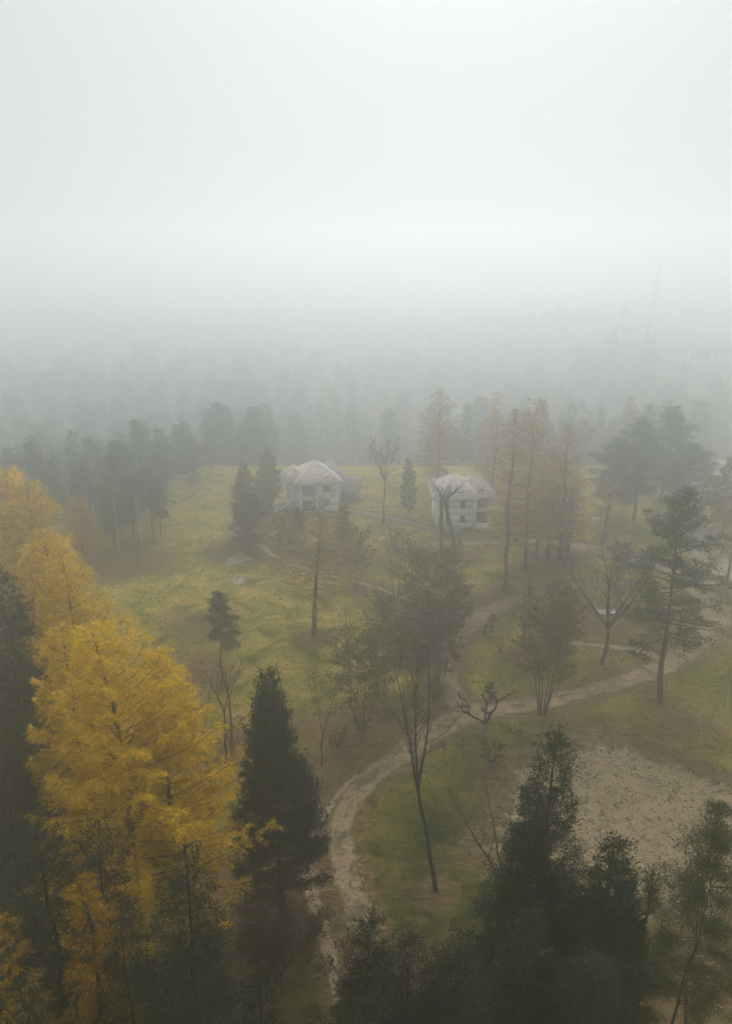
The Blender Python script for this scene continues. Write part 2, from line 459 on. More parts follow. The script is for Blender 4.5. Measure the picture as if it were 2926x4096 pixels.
def conifer(H, R, dist, t0=0.12, prof=prof_larch, dens=7.0, rise=(0.0, 0.8), sag=0.25, tip=0.2, sub=6.0, droop=0.4,
            cov=3.0, leaf='spike', Lpx=4.0, Wpx=0.75, up=0.0, wild=0.9, lean=(0, 0), stems=1, r0=None, smin=0.1,
            spread=0.35, maxleaf=70000, clump=0.0, jit=0.03, twigs=True, jag=0.3, asym=None):
    """one conifer or dense shrub; returns trunk, branch and crown collectors"""
    rng = rng_new()
    px = dist / 775.0
    tr, br, cr = MB(), MB(), MB()
    k = 11
    tt = np.linspace(0, 1, k)
    wob = np.cumsum(rng.normal(size=(k, 2)) * 0.006 * H, axis=0)
    wob -= wob[0]
    axis = np.stack([wob[:, 0] + lean[0] * H * tt, wob[:, 1] + lean[1] * H * tt, tt * H], 1)
    r0 = r0 or max(0.012 * H, 0.07)
    if stems == 1:
        tr.tube(axis, np.maximum(r0 * (1 - tt) ** 0.8, px * 0.22), 7)
    else:
        for s in range(stems):
            a = 2 * math.pi * (s + rng.uniform(-.3, .3)) / stems
            hh = H * rng.uniform(0.6, 0.92)
            q = np.linspace(0, 1, 7)
            off = R * spread * rng.uniform(.7, 1.2)
            pts = np.stack([np.cos(a) * (0.1 * R + off * q ** 0.8) + rng.normal(size=7) * .02 * R, np.sin(a) * (0.1 * R + off * q ** 0.8), q * hh], 1)
            tr.tube(pts, np.maximum(r0 * 0.75 * (1 - 0.85 * q), px * 0.25), 6)
    nb = max(14, int(H * (1 - t0) * dens))
    u = (np.arange(nb) + rng.uniform(0, 1, nb)) / nb
    u = np.clip(u, 0, 0.995)
    t = t0 + (1 - t0) * u
    az = np.arange(nb) * 2.39996 + rng.normal(size=nb) * 0.5
    l = R * prof(u) * rng.uniform(1 - jag, 1 + jag * 0.5, nb)
    if asym: l *= 1 + asym[1] * np.cos(az - asym[0])
    l = np.maximum(l, 0.15 * px * 6)
    base = np.stack([np.interp(t, tt, axis[:, i]) for i in range(3)], 1)
    out = np.stack([np.cos(az), np.sin(az), np.zeros(nb)], 1)
    ri = rise[0] + (rise[1] - rise[0]) * u + rng.normal(size=nb) * 0.08
    sg = sag * rng.uniform(.6, 1.4, nb)
    tp = tip * rng.uniform(.6, 1.4, nb)
    Z = np.array([0, 0, 1.0])

    def bp(i, s):
        return base[i] + out[i] * (l[i] * s)[:, None] + Z * (l[i] * (ri[i] * s - sg[i] * s * s + tp[i] * s ** 3))[:, None]

    ss = np.linspace(0, 1, 5)
    for i in range(nb):
        p = bp(np.full(5, i), ss)
        rb = max(r0 * 0.2 * (l[i] / max(R, .1)) ** 0.7, px * 0.12)
        br.tube(p, np.maximum(rb * (1 - ss * 0.85), px * 0.10), 4)
    # branchlets
    m = np.maximum(2, (l * sub).astype(int))
    bi = np.repeat(np.arange(nb), m)
    nl = len(bi)
    s = smin + (1 - smin) * rng.uniform(0, 1, nl) ** 0.75
    sgn = rng.choice([-1.0, 1.0], nl)
    side = np.stack([-out[bi, 1], out[bi, 0], np.zeros(nl)], 1)
    bd = nrm(out[bi] * 0.55 + side * (sgn * rng.uniform(.4, 1.0, nl))[:, None] + Z * rng.uniform(-.35, .3, nl)[:, None] + Z * up * 0.6)
    blen = np.minimum(1.2, 0.20 * R + 0.1) * rng.uniform(.5, 1.2, nl) * (1.15 - 0.6 * s) + px * 1.2
    bb = bp(bi, s)
    if twigs:
        br.spikes(bb, bd, blen * 0.9, px * 0.35, rng)
    area = H * (1 - t0) * R * 1.15
    n = int(min(maxleaf, cov * area / (0.5 * (Lpx * px) * (Wpx * px) * (2 if leaf == 'leaf' else 1))))
    w = blen / blen.sum()
    li = rng.choice(nl, n, p=w)
    uu = rng.uniform(0, 1, n)
    if clump > 0: uu = uu ** (1 / (1 + clump))
    P = bb[li] + bd[li] * (blen[li] * uu)[:, None] - Z * (droop * blen[li] * uu * uu)[:, None]
    P += rng.normal(size=(n, 3)) * (jit * np.minimum(R, 3) + px * 0.3)
    D = nrm(bd[li] * 0.6 + rng.normal(size=(n, 3)) * wild * 0.6 + Z * up - Z * droop * 0.4)
    L = Lpx * px * rng.uniform(.5, 1.3, n)
    W = Wpx * px * rng.uniform(.7, 1.3, n)
    (cr.leaves if leaf == 'leaf' else cr.spikes)(P, D, L, W, rng)
    return tr, br, cr


def scots_pine(H, R, dist, t0=0.4, nbr=46, clumps=7, per=90, lean=(0, 0), cs=0.55, flat=0.55, r0=None, prof=prof_pine, maxleaf=60000):
    rng = rng_new()
    px = dist / 775.0
    tr, br, cr = MB(), MB(), MB()
    k = 11
    tt = np.linspace(0, 1, k)
    wob = np.cumsum(rng.normal(size=(k, 2)) * 0.008 * H, axis=0)
    wob -= wob[0]
    axis = np.stack([wob[:, 0] + lean[0] * H * tt, wob[:, 1] + lean[1] * H * tt, tt * H], 1)
    r0 = r0 or 0.014 * H
    tr.tube(axis, np.maximum(r0 * (1 - 0.92 * tt), px * 0.3), 8)
    C, Dr = [], []
    for i in range(nbr):
        u = (i + rng.uniform()) / nbr
        t = t0 + (1 - t0) * u * 0.98
        b0 = np.array([np.interp(t, tt, axis[:, c]) for c in range(3)])
        a = i * 2.39996 + rng.normal() * .5
        l = R * float(prof(np.array(u))) * rng.uniform(.55, 1.15)
        o = np.array([math.cos(a), math.sin(a), 0])
        sd = np.array([-o[1], o[0], 0])
        ri = -0.15 + 1.1 * u + rng.normal() * .12
        q = np.linspace(0, 1, 6)
        bend = rng.normal() * .15
        pts = b0 + o * (l * q)[:, None] + sd * (l * bend * q * q)[:, None] + np.array([0, 0, 1]) * (l * (ri * q - .28 * q * q + .22 * q ** 3))[:, None]
        br.tube(pts, np.maximum(r0 * .30 * (1 - .8 * q), px * .14), 5)
        nc = max(2, int(clumps * (0.4 + 0.6 * l / R)))
        for c in range(nc):
            s = 0.35 + 0.65 * (c + rng.uniform()) / nc
            p0 = np.array([np.interp(s, q, pts[:, j]) for j in range(3)])
            off = sd * rng.normal() * .22 * l + np.array([0, 0, rng.uniform(-.05, .35)])
            C.append(p0 + off)
            br.tube([p0, p0 + off * .6, p0 + off], [px * .16, px * .13, px * .1], 3)
    C = np.array(C)
    n = min(maxleaf, len(C) * per)
    ci = rng.integers(0, len(C), n)
    csz = rng.uniform(.6, 1.35, len(C)) * cs
    dv = nrm(rng.normal(size=(n, 3)) * np.array([1, 1, .8]) + np.array([0, 0, .25]))
    P = C[ci] + dv * (csz[ci] * rng.uniform(0, 1, n) ** .6)[:, None] * np.array([1.25, 1.25, flat])
    D = nrm(dv + rng.normal(size=(n, 3)) * .5 + np.array([0, 0, .35]))
    cr.spikes(P, D, 3.2 * px * rng.uniform(.6, 1.3, n), .8 * px * rng.uniform(.7, 1.3, n), rng)
    return tr, br, cr


def bare(H, dist, fork=0.3, ns=3, spread=0.35, r0=None, side=9, twig=5, lean=(0, 0), arch=0.0, leafy=0, Lpx=2.2, Wpx=1.6, limbs=None):
    """leafless (or thinly leaved) broadleaf tree"""
    rng = rng_new()
    px = dist / 775.0
    tr, br, cr = MB(), MB(), MB()
    r0 = r0 or 0.011 * H
    Z = np.array([0, 0, 1.0])
    q = np.linspace(0, 1, 6)
    wob = np.cumsum(rng.normal(size=(6, 2)) * .006 * H, 0)
    wob -= wob[0]
    T = np.stack([lean[0] * H * q + wob[:, 0], lean[1] * H * q + wob[:, 1], fork * H * q], 1)
    tr.tube(T, r0 * (1 - .35 * q), 7)
    top = T[-1]
    LP, LD = [], []

    def grow(p, d, length, r, bendup, k=6, amount=.10):
        pts = [p]
        for i in range(k):
            d = d + Z * bendup / k + rng.normal(size=3) * amount
            d = d / np.linalg.norm(d)
            pts.append(pts[-1] + d * length / k)
        return np.array(pts)

    for i in range(ns):
        a = 2 * math.pi * (i + rng.uniform(-.25, .25)) / ns + 0.4
        d = np.array([math.cos(a) * spread, math.sin(a) * spread, 1.0])
        d /= np.linalg.norm(d)
        ln = (1 - fork) * H * rng.uniform(.82, 1.02)
        P = grow(top, d, ln, r0, .35 - arch, 8, .045)
        qq = np.linspace(0, 1, 9)
        R_ = r0 * .62 * (1 - .9 * qq)
        tr.tube(P, np.maximum(R_, px * .22), 6)
        for j in range(side):
            s = .12 + .85 * (j + rng.uniform()) / side
            p0 = np.array([np.interp(s, qq, P[:, c]) for c in range(3)])
            dd = nrm(np.array([np.interp(s, qq, np.gradient(P[:, c])) for c in range(3)]))
            rd = rng.normal(size=3)
            rd -= dd * rd.dot(dd)
            rd = nrm(rd)
            l2 = ln * (.42 * (1 - s) + .10) * rng.uniform(.7, 1.3)
            P2 = grow(p0, nrm(dd * .75 + rd * .75), l2, r0, .35 - arch, 5, .11)
            q2 = np.linspace(0, 1, 6)
            br.tube(P2, np.maximum(r0 * .22 * (1 - s * .6) * (1 - .85 * q2), px * .15), 4)
            for k_ in range(twig):
                s2 = .2 + .8 * (k_ + rng.uniform()) / twig
                p1 = np.array([np.interp(s2, q2, P2[:, c]) for c in range(3)])
                rd2 = nrm(rng.normal(size=3) + dd * .8 + Z * .3)
                P3 = grow(p1, rd2, l2 * .38 * rng.uniform(.6, 1.3), 0, .25 - arch, 3, .16)
                br.tube(P3, [px * .14, px * .12, px * .10, px * .07], 3)
                for _ in range(2):
                    e = nrm(rng.normal(size=3) + rd2)
                    m_ = P3[rng.integers(1, 4)]
                    br.tube([m_, m_ + e * l2 * .09, m_ + (e + Z * .2) * l2 * .18], [px * .11, px * .09, px * .06], 3)
                LP += [P3[1], P3[2], P3[3]]
    if leafy:
        LP = np.array(LP)
        n = leafy
        ci = rng.integers(0, len(LP), n)
        P = LP[ci] + rng.normal(size=(n, 3)) * .025 * H
        D = nrm(rng.normal(size=(n, 3)))
        cr.leaves(P, D, Lpx * px * rng.uniform(.6, 1.3, n), Wpx * px * rng.uniform(.6, 1.3, n), rng)
    return tr, br, cr


def plant(name, label, cat, loc, parts, mats, group=None, rz=0.0, crown='crown'):
    o = thing(name, label, cat, loc, rz, group)
    tr, br, cr = parts
    if tr.n: tr.build('trunk', mats[0], o, smooth=True)
    if br.n: br.build('branches', mats[1], o)
    if cr.n: cr.build(crown, mats[2], o)
    return o


BARK3 = lambda leaf, bark='bark': (M[bark], M['twig'], M[leaf])


def based(bx, by, top):
    b = at(bx, by)
    return b, on(bx, top, b[1])[2], depth((b[0], b[1], 5))


def topped(px, py, Y):
    p = on(px, py, Y)
    return (p[0], Y, 0.0), p[2], depth((p[0], Y, p[2] * .7))


# ------------------------------------------------------------------ camera, light, air
cd = bpy.data.cameras.new('camera')
cd.sensor_fit = 'VERTICAL'
cd.sensor_height = 36.0
cd.sensor_width = 36.0
cd.lens = 36.0 * FOC / 4096
cd.clip_start = 0.5
cd.clip_end = 6000
cam = bpy.data.objects.new('camera', cd)
COL.objects.link(cam)
cam.location = (0, 0, CAM_Z)
cam.rotation_euler = (math.pi / 2 - PITCH, 0, 0)
sc.camera = cam

SUN_EL, SUN_AZ = math.radians(48), math.radians(6)
w = bpy.data.worlds.new('World')
sc.world = w
w.use_nodes = True
nt = w.node_tree
bg = nt.nodes['Background']
sky = N(nt, 'ShaderNodeTexSky', sky_type='NISHITA')
sky.sun_disc = False
sky.sun_elevation = SUN_EL
sky.sun_rotation = SUN_AZ
sky.air_density = 1.0
sky.dust_density = 6.0
hs = N(nt, 'ShaderNodeHueSaturation')
hs.inputs['Saturation'].default_value = 0.25
nt.links.new(sky.outputs[0], hs.inputs['Color'])
over = mix(nt, 0.85, hs.outputs[0], (8.05, 8.28, 8.45))       # closed cloud cover over the sky
nt.links.new(over, bg.inputs['Color'])
bg.inputs['Strength'].default_value = 0.067
sl = bpy.data.lights.new('sun', 'SUN')
sl.energy = 3.5
sl.angle = math.radians(45)
sl.color = (1.0, 0.985, 0.96)
so = bpy.data.objects.new('sun', sl)
COL.objects.link(so)
so.rotation_euler = (math.pi / 2 - SUN_EL, 0, math.pi - SUN_AZ)
so.location = (0, 60, 120)

hz = MB()
hz.box(-1500, -300, -43.5, 1500, 2300, 64.0)
hm = bpy.data.materials.new('fog')
hm.use_nodes = True
hn = hm.node_tree
hn.nodes.remove(hn.nodes['Principled BSDF'])
pv = N(hn, 'ShaderNodeVolumePrincipled')
pv.inputs['Color'].default_value = (0.955, 0.986, 1.0, 1)
pv.inputs['Density'].default_value = 0.0052
pv.inputs['Anisotropy'].default_value = 0.85
pv.inputs['Density Attribute'].default_value = ''
hn.links.new(pv.outputs[0], hn.nodes['Material Output'].inputs['Volume'])
try: hm.cycles.homogeneous_volume = True
except Exception: pass
haze = hz.build('haze', hm)
tag(haze, kind='stuff', label='thick pale fog filling the air over the whole valley', cat='fog')

sc.view_settings.view_transform = 'Standard'
sc.view_settings.look = 'None'
sc.view_settings.exposure = 0.26
sc.view_settings.gamma = 1.0
cy = sc.cycles
cy.max_bounces = 12
cy.diffuse_bounces = 3
cy.glossy_bounces = 1
cy.transmission_bounces = 2
cy.volume_bounces = 8
cy.transparent_max_bounces = 8
cy.caustics_reflective = False
cy.caustics_refractive = False
cy.use_denoising = True
cy.denoiser = 'OPENIMAGEDENOISE'
cy.denoising_prefilter = 'ACCURATE'
cy.sampling_pattern = 'BLUE_NOISE'
cy.sample_clamp_indirect = 2.0
cy.sample_clamp_direct = 6.0
cy.use_adaptive_sampling = False

# ------------------------------------------------------------------ ground and paths
prng = np.random.default_rng(77)


def chaikin(p, n=3, closed=False):
    p = np.asarray(p, float)
    for _ in range(n):
        if closed:
            b = np.roll(p, -1, 0)
            p = np.stack([p * .75 + b * .25, p * .25 + b * .75], 1).reshape(-1, p.shape[1])
        else:
            a, b = p[:-1], p[1:]
            m_ = np.stack([a * .75 + b * .25, a * .25 + b * .75], 1).reshape(-1, p.shape[1])
            p = np.concatenate([p[:1], m_, p[-1:]])
    return p


def resample(p, step):
    p = np.asarray(p, float)
    d = np.concatenate([[0], np.cumsum(np.linalg.norm(np.diff(p[:, :2], axis=0), axis=1))])
    n = max(2, int(d[-1] / step))
    s = np.linspace(0, d[-1], n)
    return np.stack([np.interp(s, d, p[:, i]) for i in range(p.shape[1])], 1)


def ragged(n, amp, k=5):
    x = prng.normal(size=n)
    y = np.convolve(prng.normal(size=n + 16), np.ones(k) / k ** .5, 'same')[8:8 + n]
    return amp * (0.45 * x + y * .8)


PATHS = []


def path(name, pts, mat, z, amp=0.14, rut=.35):
    """pts: (px, py, half width in m) along the middle of the way"""
    g = np.array([(*at(a, b)[:2], h) for a, b, h in pts])
    g = resample(chaikin(g, 3), 0.35)
    PATHS.append(g)
    t = np.gradient(g[:, :2], axis=0)
    t /= np.linalg.norm(t, axis=1)[:, None]
    nn = np.stack([-t[:, 1], t[:, 0]], 1)
    n = len(g)
    wl = np.maximum(.08, g[:, 2] + ragged(n, amp))
    wr = np.maximum(.08, g[:, 2] + ragged(n, amp))
    cs = [1.0, .5, 0.0, -.5, -1.0]
    ed = [1.0, .25, rut, .25, 1.0]
    V = []
    for c in cs:
        w_ = wl if c >= 0 else wr
        V.append(np.c_[g[:, :2] + nn * (w_ * c)[:, None], np.full(n, z)])
    i = np.arange(n - 1)
    f = np.concatenate([np.stack([i + (k + 1) * n, i + (k + 1) * n + 1, i + k * n + 1, i + k * n], 1) for k in range(4)])
    mb = MB()
    mb.add(np.concatenate(V), f)
    o = tag(mb.build(name, M[mat]), kind='structure')
    a = o.data.attributes.new('edge', 'FLOAT', 'POINT')
    a.data.foreach_set('value', np.repeat(np.array(ed), n).astype(np.float32))
    return o


path('path', [(1462, 3760, 1.05), (1415, 3600, 1.1), (1368, 3440, 1.2), (1352, 3330, 1.2), (1395, 3210, 1.25), (1500, 3090, 1.3), (1640, 3000, 1.35), (1760, 2915, 1.6),
              (1870, 2850, 1.9), (2000, 2835, 1.5), (2160, 2815, 1.3), (2330, 2775, 1.3), (2480, 2735, 1.35), (2640, 2672, 1.5), (2770, 2590, 1.7), (2850, 2500, 2.3),
              (2858, 2420, 2.6), (2810, 2370, 2.6), (2770, 2335, 2.4)], 'path', 0.016, rut=.55)
path('dirt_track', [(1362, 4020, .42), (1325, 3850, .5), (1285, 3680, .6), (1240, 3540, .7), (1215, 3430, .75), (1245, 3330, .6), (1310, 3225, .5), (1420, 3120, .45),
                    (1560, 3015, .5), (1690, 2925, .9), (1790, 2868, 1.2)], 'track', 0.008)
path('path', [(1850, 2860, 1.5), (1800, 2760, 1.5), (1775, 2690, 1.5), (1790, 2610, 1.5), (1860, 2510, 1.7), (1960, 2440, 1.7), (2090, 2390, 1.4), (2230, 2355, 1.3), (2400, 2325, 1.2),
              (2560, 2340, 1.1)], 'path', 0.012, .2)
path('footpath', [(2150, 2555, .4), (2330, 2575, .5), (2480, 2590, .6), (2600, 2612, .7), (2660, 2650, .7)], 'track', 0.008)
path('footpath', [(1040, 2185, .6), (1090, 2225, .6), (1180, 2262, .45), (1300, 2300, .4), (1440, 2330, .4), (1560, 2372, .5), (1690, 2420, .8), (1790, 2500, .8)], 'track', 0.008, .2)
path('footpath', [(1370, 2035, .8), (1480, 2058, .8), (1620, 2082, .8), (1760, 2128, .7)], 'track', 0.008, .2)
path('footpath', [(1600, 2185, 1.0), (1740, 2178, 1.3), (1900, 2172, 1.3), (2060, 2158, 1.2), (2220, 2172, 1.5), (2340, 2188, 2.0), (2440, 2215, 2.0), (2560, 2250, 1.8), (2700, 2290, 1.6)], 'track', 0.008, .25)


def poly_patch(name, pts, mat, z, amp=0.25, step=0.5, soft=2.2):
    g = np.array([at(a, b)[:2] for a, b in pts])
    g = chaikin(g, 2, True)
    g = resample(np.concatenate([g, g[:1]]), step)[:-1]
    n = len(g)
    t = np.roll(g, -1, 0) - np.roll(g, 1, 0)
    t /= np.linalg.norm(t, axis=1)[:, None] + 1e-9
    nn = np.stack([-t[:, 1], t[:, 0]], 1)
    e = g + nn * ragged(n, amp)[:, None]
    c = g.mean(0)
    r_ = np.linalg.norm(g - c, axis=1)[:, None]
    inn = g + (c - g) / r_ * np.minimum(r_ * .35, soft)
    me = bpy.data.meshes.new(name)
    me.from_pydata([(x, y, z) for x, y in e] + [(x, y, z) for x, y in inn], [], [[k, (k + 1) % n, n + (k + 1) % n, n + k] for k in range(n)] + [list(range(n, 2 * n))])
    me.materials.append(M[mat])
    a = me.attributes.new('edge', 'FLOAT', 'POINT')
    a.data.foreach_set('value', np.r_[np.ones(n), np.zeros(n)].astype(np.float32))
    o = link_mesh(name, me)
    return tag(o, kind='structure'), e


gv, GRAVEL = poly_patch('gravel_patch', [(1950, 3330), (2010, 3170), (2090, 3060), (2210, 2995), (2350, 2968), (2480, 2985), (2620, 3030), (2780, 3085), (2960, 3140), (3120, 3230), (3120, 3560),
                                         (2900, 3640), (2680, 3690), (2480, 3680), (2280, 3580), (2080, 3500), (1960, 3440)], 'gravel', 0.004, .75, .3)
poly_patch('clearing', [(2690, 2300), (2760, 2220), (2740, 2140), (2800, 2090), (2926, 2070), (3100, 2080), (3120, 2380), (2940, 2400), (2880, 2350), (2780, 2345)], 'clear', 0.020, .6)
poly_patch('clearing', [(2640, 1990), (2720, 1900), (2800, 1850), (2960, 1835), (3100, 1850), (3100, 2000), (2920, 2020), (2760, 2030)], 'clear', 0.020, .9)
for P_ in ([(895, 2240), (940, 2205), (1000, 2212), (1010, 2235), (950, 2258), (905, 2262)], [(900, 2318), (930, 2306), (975, 2318), (1000, 2330), (950, 2342)], [(905, 2100), (940, 2082), (968, 2110), (950, 2150), (920, 2130)],
           [(1690, 1905), (1780, 1892), (1800, 1910), (1720, 1922)]):
    poly_patch('bare_soil', P_, 'clear', 0.004, .8, .3)


def inside(poly, X, Y):
    r = np.zeros(X.shape, bool)
    x0, y0 = poly[:, 0], poly[:, 1]
    x1, y1 = np.roll(x0, -1), np.roll(y0, -1)
    for a, b, c, d in zip(x0, y0, x1, y1):
        if b == d: continue
        r ^= ((b > Y) != (d > Y)) & (X < (c - a) * (Y - b) / (d - b) + a)
    return r


def path_dist(X, Y):
    """distance from the edge of the nearest path"""
    dmin = np.full(X.shape, 99.0)
    for g in PATHS:
        for x, y, h in g[::3]:
            dmin = np.minimum(dmin, np.hypot(X - x, Y - y) - h)
    return dmin


# places where fallen leaves and earth lie: (px, py, radius m, amount)
DIRT = [(1744, 3565, 2, .7), (2000, 3685, 2, .7), (845, 3140, 1.6, .7), (905, 3058, 1.6, .7), (930, 2962, 1.6, .7), (1124, 2254, 2, .7), (1424, 2360, 2.2, .7), (1720, 2475, 4, .8), (1755, 2722, 2.5, .8), (1600, 2562, 3, .7), (2218, 2594, 2, .8), (885, 2747, 1.5, .6), (1532, 2100, 2.5, .7), (1762, 2224, 2, .7), (1822, 2224, 2.4, .8), (2140, 2222, 2.5, .7), (2268, 2208, 2.5, .7), (1192, 2197, 2.5, .7), (1368, 2192, 2.5, .7), (1255, 2560, 3.0, .7), (1100, 3500, 6, .8), (890, 3050, 5, .6), (1440, 2900, 5, .8), (2100, 3300, 7, .3), (1700, 3550, 5, .3), (2165, 2860, 2.5, .7), (2405, 2660, 2.5, .6),
        (2635, 2800, 3, .6), (2015, 2360, 3, .7), (2100, 2280, 4, .6), (2240, 2240, 4, .6), (1200, 2930, 5, .5), (700, 2700, 8, .5), (520, 2240, 8, .8), (800, 2500, 6, .5), (2550, 2530, 9, .7), (2400, 2480, 8, .7),
        (2750, 2900, 6, .4), (2700, 3900, 9, 1.0), (2300, 2900, 5, .4), (1750, 2480, 6, .8), (1600, 2430, 5, .7), (1000, 2200, 7, .8), (1300, 2230, 8, .6), (1850, 2230, 5, .5), (1620, 2640, 4, .6),
        (1060, 3900, 9, .3), (300, 3700, 14, .3), (1700, 3900, 12, .3), (2300, 3800, 10, .3), (1280, 3050, 5, .6), (1900, 2420, 5, .6), (2080, 2620, 3, .5), (1800, 2170, 6, .5)]


# greener turf, foreground darkening painted into its colour: (px, py, radius m, amount)
DIM_TURF = [(1100, 3800, 10, 1.0), (1600, 3750, 9, 1.0), (2000, 3700, 9, 1.0), (2250, 3450, 5, .6), (1250, 3650, 6, 1.0), (700, 3900, 12, 1.0), (2750, 3950, 8, .8), (1450, 3950, 8, 1.0), (1700, 3450, 8, 1.0), (1750, 3300, 9, 1.0), (1900, 3100, 7, .9), (1620, 3550, 8, 1.0), (1850, 3600, 9, .9), (2000, 2980, 6, .8), (2250, 2900, 7, .7), (2060, 2700, 6, .8), (2350, 2700, 7, .6), (2500, 2900, 7, .5),
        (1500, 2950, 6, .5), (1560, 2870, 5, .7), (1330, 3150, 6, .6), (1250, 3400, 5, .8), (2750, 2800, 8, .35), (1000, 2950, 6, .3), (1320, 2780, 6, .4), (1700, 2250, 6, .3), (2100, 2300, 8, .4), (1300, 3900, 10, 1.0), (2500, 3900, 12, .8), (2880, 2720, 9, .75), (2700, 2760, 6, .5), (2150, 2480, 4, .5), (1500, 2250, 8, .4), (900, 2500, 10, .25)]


def dirt_at(X, Y):
    d = np.zeros(X.shape)
    for a, b, r, s in DIRT:
        x, y, _ = at(a, b)
        d = np.maximum(d, s * np.exp(-((X - x) ** 2 + (Y - y) ** 2) / (r * r)))
    return d


xs = np.concatenate([[-1480, -900, -500, -260, -150, -110], np.arange(-84, 84.1, 0.8), [96, 110, 125, 140, 160, 180, 260, 500, 900, 1480]])
ys = np.concatenate([[-280, -120, -40, 0, 10], np.arange(18, 200.1, 0.8), np.arange(206, 660, 8), [560, 800, 1200, 2280]])
GX, GY = np.meshgrid(xs, ys)
pd = path_dist(GX, GY)
dirt = np.maximum(dirt_at(GX, GY), 0.7 * np.exp(-np.maximum(pd, 0) / 1.0))
gd = np.full(GX.shape, 99.0)
for x, y in GRAVEL[::2]: gd = np.minimum(gd, np.hypot(GX - x, GY - y))
dirt = np.maximum(dirt, 0.95 * np.exp(-gd / 1.8))
nx, ny = len(xs), len(ys)
i = (np.arange(ny - 1)[:, None] * nx + np.arange(nx - 1)[None, :]).ravel()
gm = MB()
gm.add(np.c_[GX.ravel(), GY.ravel(), land(GX, GY).ravel()], np.stack([i, i + 1, i + nx + 1, i + nx], 1))
ground = tag(gm.build('ground', M['ground']), kind='structure')
dim_turf = np.zeros(GX.shape)
for a, b, r, s in DIM_TURF:
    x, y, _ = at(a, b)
    dim_turf = np.maximum(dim_turf, s * np.exp(-((GX - x) ** 2 + (GY - y) ** 2) / (r * r)))
a_ = ground.data.attributes.new('dim_turf', 'FLOAT', 'POINT')
a_.data.foreach_set('value', dim_turf.ravel().astype(np.float32))
a_ = ground.data.attributes.new('dirt', 'FLOAT', 'POINT')
a_.data.foreach_set('value', dirt.ravel().astype(np.float32))

# grass tufts over the meadow
n = 60000
X = prng.uniform(-70, 75, n)
Y = 44 + (165 - 44) * prng.uniform(0, 1, n) ** 0.8
keep = (np.abs(X) < Y * .52 + 6) & (path_dist(X, Y) > 0.0) & ~inside(GRAVEL, X, Y) & (prng.uniform(0, 1, n) > dirt_at(X, Y) * .8)
X, Y = X[keep], Y[keep]
k = 4
X, Y = np.repeat(X, k), np.repeat(Y, k)
n = len(X)
P = np.c_[X + prng.normal(size=n) * .12, Y + prng.normal(size=n) * .12, np.zeros(n)]
gr = MB()
gr.spikes(P, nrm(np.c_[prng.normal(size=(n, 2)) * .5, np.ones(n)]), prng.uniform(.08, .3, n), prng.uniform(.04, .10, n), prng)
n = 900
X = prng.uniform(GRAVEL[:, 0].min() - 2, GRAVEL[:, 0].max(), n)
Y = prng.uniform(GRAVEL[:, 1].min() - 2, GRAVEL[:, 1].max() + 2, n)
X, Y = np.repeat(X, 9), np.repeat(Y, 9)
n = len(X)
gr.spikes(np.c_[X + prng.normal(size=n) * .16, Y + prng.normal(size=n) * .16, np.zeros(n)], nrm(np.c_[prng.normal(size=(n, 2)) * .6, np.ones(n)]), prng.uniform(.1, .4, n), prng.uniform(.04, .09, n), prng)
tag(gr.build('grass', M['grass']), 'short autumn grass tufts growing over the meadow', 'grass', kind='stuff')

# fallen leaves
n = 30000
X = prng.uniform(-45, 60, n)
Y = prng.uniform(30, 125, n)
keep = (prng.uniform(0, 1, n) < dirt_at(X, Y) + .04)
X, Y = X[keep], Y[keep]
n = len(X)
lv = MB()
lv.leaves(np.c_[X, Y, np.full(n, .035)], nrm(np.c_[prng.normal(size=(n, 2)), prng.uniform(0, .4, n)]), prng.uniform(.1, .24, n), prng.uniform(.08, .2, n), prng)
tag(lv.build('fallen_leaves', M['litter']), 'brown fallen leaves scattered under the trees', 'leaves', kind='stuff')


# stones
def stones(mb, X, Y, S):
    base = np.array([(1, 0, .1), (.3, .9, .15), (-.8, .6, .1), (-.9, -.5, .12), (.2, -1, .1), (.1, .1, .75), (0, 0, -.3)])
    fc = np.array([(0, 1, 5), (1, 2, 5), (2, 3, 5), (3, 4, 5), (4, 0, 5), (1, 0, 6), (2, 1, 6), (3, 2, 6), (4, 3, 6), (0, 4, 6)])
    n = len(X)
    a = prng.uniform(0, 6.28, n)
    v = base[None] * prng.uniform(.7, 1.3, (n, 7, 3))
    x = v[..., 0] * np.cos(a)[:, None] - v[..., 1] * np.sin(a)[:, None]
    y = v[..., 0] * np.sin(a)[:, None] + v[..., 1] * np.cos(a)[:, None]
    V = np.stack([x, y, v[..., 2]], -1) * S[:, None, None] + np.stack([X, Y, np.zeros(n) + .01], 1)[:, None, :]
    mb.add(V.reshape(-1, 3), (fc[None] + 7 * np.arange(n)[:, None, None]).reshape(-1, 3))


n = 22000
X = prng.uniform(GRAVEL[:, 0].min() - 4, GRAVEL[:, 0].max(), n)
Y = prng.uniform(GRAVEL[:, 1].min() - 3, GRAVEL[:, 1].max() + 3, n)
gdist = np.full(n, 99.0)
for x, y in GRAVEL: gdist = np.minimum(gdist, np.hypot(X - x, Y - y))
patchy = np.sin(X * .9 + 1.3 * np.sin(Y * .6)) * np.sin(Y * .8 + 1.1 * np.sin(X * .5)) * .5 + .5
k_ = np.where(inside(GRAVEL, X, Y), prng.uniform(0, 1, n) < .25 + .75 * patchy, prng.uniform(0, 1, n) < .5 * np.exp(-gdist / .9))
st = MB()
stones(st, X[k_], Y[k_], .025 + .13 * prng.uniform(0, 1, k_.sum()) ** 5)
tag(st.build('loose_stones', M['stone']), 'pale loose stones strewn over the gravel patch', 'stones', kind='stuff')

